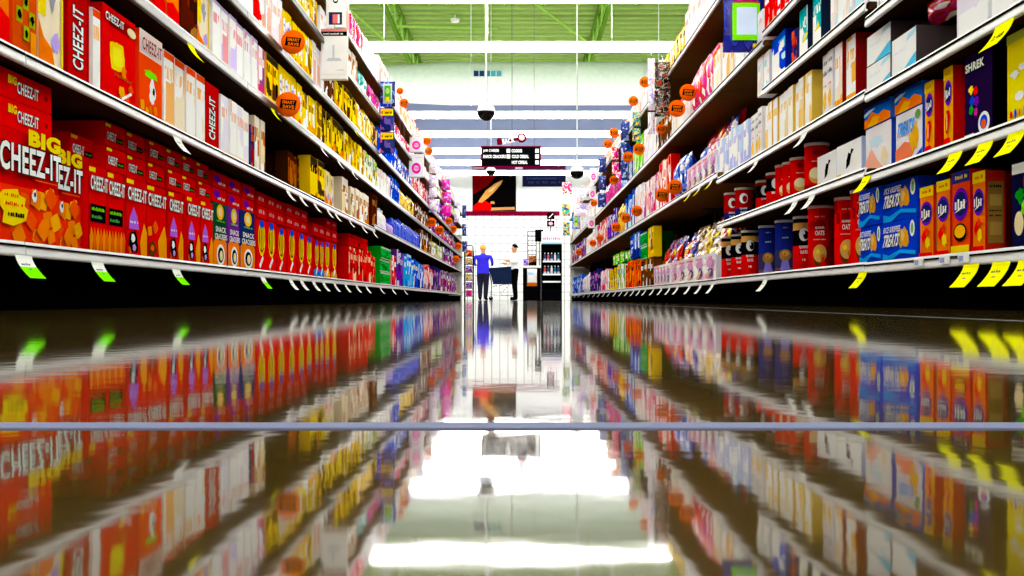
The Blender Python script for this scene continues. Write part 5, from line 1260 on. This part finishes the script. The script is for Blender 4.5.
# ladder-like rack behind
d=30.4
o=empty('wire_ladder_rack',((532-VX)*d/F,d,0),0,label='black ladder shaped display frame behind the counter',cat='rack')
hh=zat(231,d); ww=.26
for s in (-1,1):
    mb=MB(); mb.tube([(s*ww/2,0,0),(s*ww/2,0,hh)],.016,BK,8); link('upright',mb.mesh('upright'),o)
for i in range(9):
    mb=MB(); z=hh-.02-i*.145; mb.tube([(-ww/2,0,z),(ww/2,0,z)],.012,BK,6); link('rung',mb.mesh('rung'),o)
o=empty('standing_sign',((539-VX)*d/F,d-.2,0),0,label='black board on a post between ladder frame and drinks rack',cat='sign')
mb=MB(); mb.tube([(0,0,.01),(0,0,zat(242,d))],.016,BK,8); link('post',mb.mesh('post'),o)
mb=MB(); mb.box(-.13,.13,-.015,.015,zat(242,d),zat(230,d),BK); link('sign_panel',mb.mesh('sign_panel',bevel=.004),o)
mb=MB(); mb.lathe([(0,0),(.065,0),(.065,.012),(0,.02)],BK,18); link('base',mb.mesh('base'),o)
# wire rack at the left shelf end
d=24.0; x0,x1=(464.5-VX)*d/F,(473-VX)*d/F
o=empty('wire_rack',((x0+x1)/2,d,0),0,label='tall black wire rack with a rounded top at the left shelf end',cat='rack')
hh=zat(245.5,d); ww=x1-x0
mb=MB(); mb.tube([(-ww/2,0,0),(-ww/2,0,hh-.03),(-ww/2+.03,0,hh),(ww/2-.03,0,hh),(ww/2,0,hh-.03),(ww/2,0,0)],.014,BK,8); link('frame',mb.mesh('frame'),o)
mb=MB(); mb.tube([(-ww/2,.3,0),(-ww/2,.3,hh*.9),(ww/2,.3,hh*.9),(ww/2,.3,0)],.012,BK,8); link('rear_frame',mb.mesh('rear_frame'),o)
for i in range(6):
    z=.10+i*.2
    mb=MB()
    for q in range(5): mb.tube([(-ww/2+.015+(ww-.03)*q/4,.0,z),(-ww/2+.015+(ww-.03)*q/4,.3,z)],.005,BK,5)
    mb.tube([(-ww/2,0,z),(ww/2,0,z)],.006,BK,5); mb.tube([(-ww/2,.3,z),(ww/2,.3,z)],.006,BK,5)
    link('wire_shelf',mb.mesh('wire_shelf',merge=False),o)
    key=('maroon_bag','navy_bag','brown_bag','navy_bag','brown_bag','scarlet_bag')[i]; q=PR[key]
    if i<6: instance(key,((x0+x1)/2,d+.07,z+.008),0,f'small dark pack on the {ORD[i]} tier up of the wire rack','packs on the wire rack',sx=.16/q.w,sz=.15/q.h)

# ================================================================== camera and view
cam=bpy.data.objects.new('Camera',bpy.data.cameras.new('Camera')); C.objects.link(cam)
cam.location=(0,0,CAMH); cam.rotation_euler=(PI/2,0,0)
cam.data.sensor_width=36; cam.data.lens=36*F/1024; cam.data.shift_x=-(VX-512)/1024; cam.data.shift_y=(VY-288)/1024
cam.data.clip_start=.01; cam.data.clip_end=200
SC.camera=cam
w=bpy.data.worlds.new('World'); w.use_nodes=True; w.node_tree.nodes['Background'].inputs[0].default_value=(.5,.55,.6,1); w.node_tree.nodes['Background'].inputs[1].default_value=.05
SC.world=w
SC.view_settings.view_transform='Standard'; SC.view_settings.look='None'; SC.view_settings.gamma=1; SC.view_settings.use_curve_mapping=False
SC.view_settings.exposure=0.0
SC.cycles.use_denoising=True; SC.cycles.max_bounces=8; SC.cycles.diffuse_bounces=4; SC.cycles.glossy_bounces=4; SC.cycles.sample_clamp_indirect=8
from collections import Counter as _C
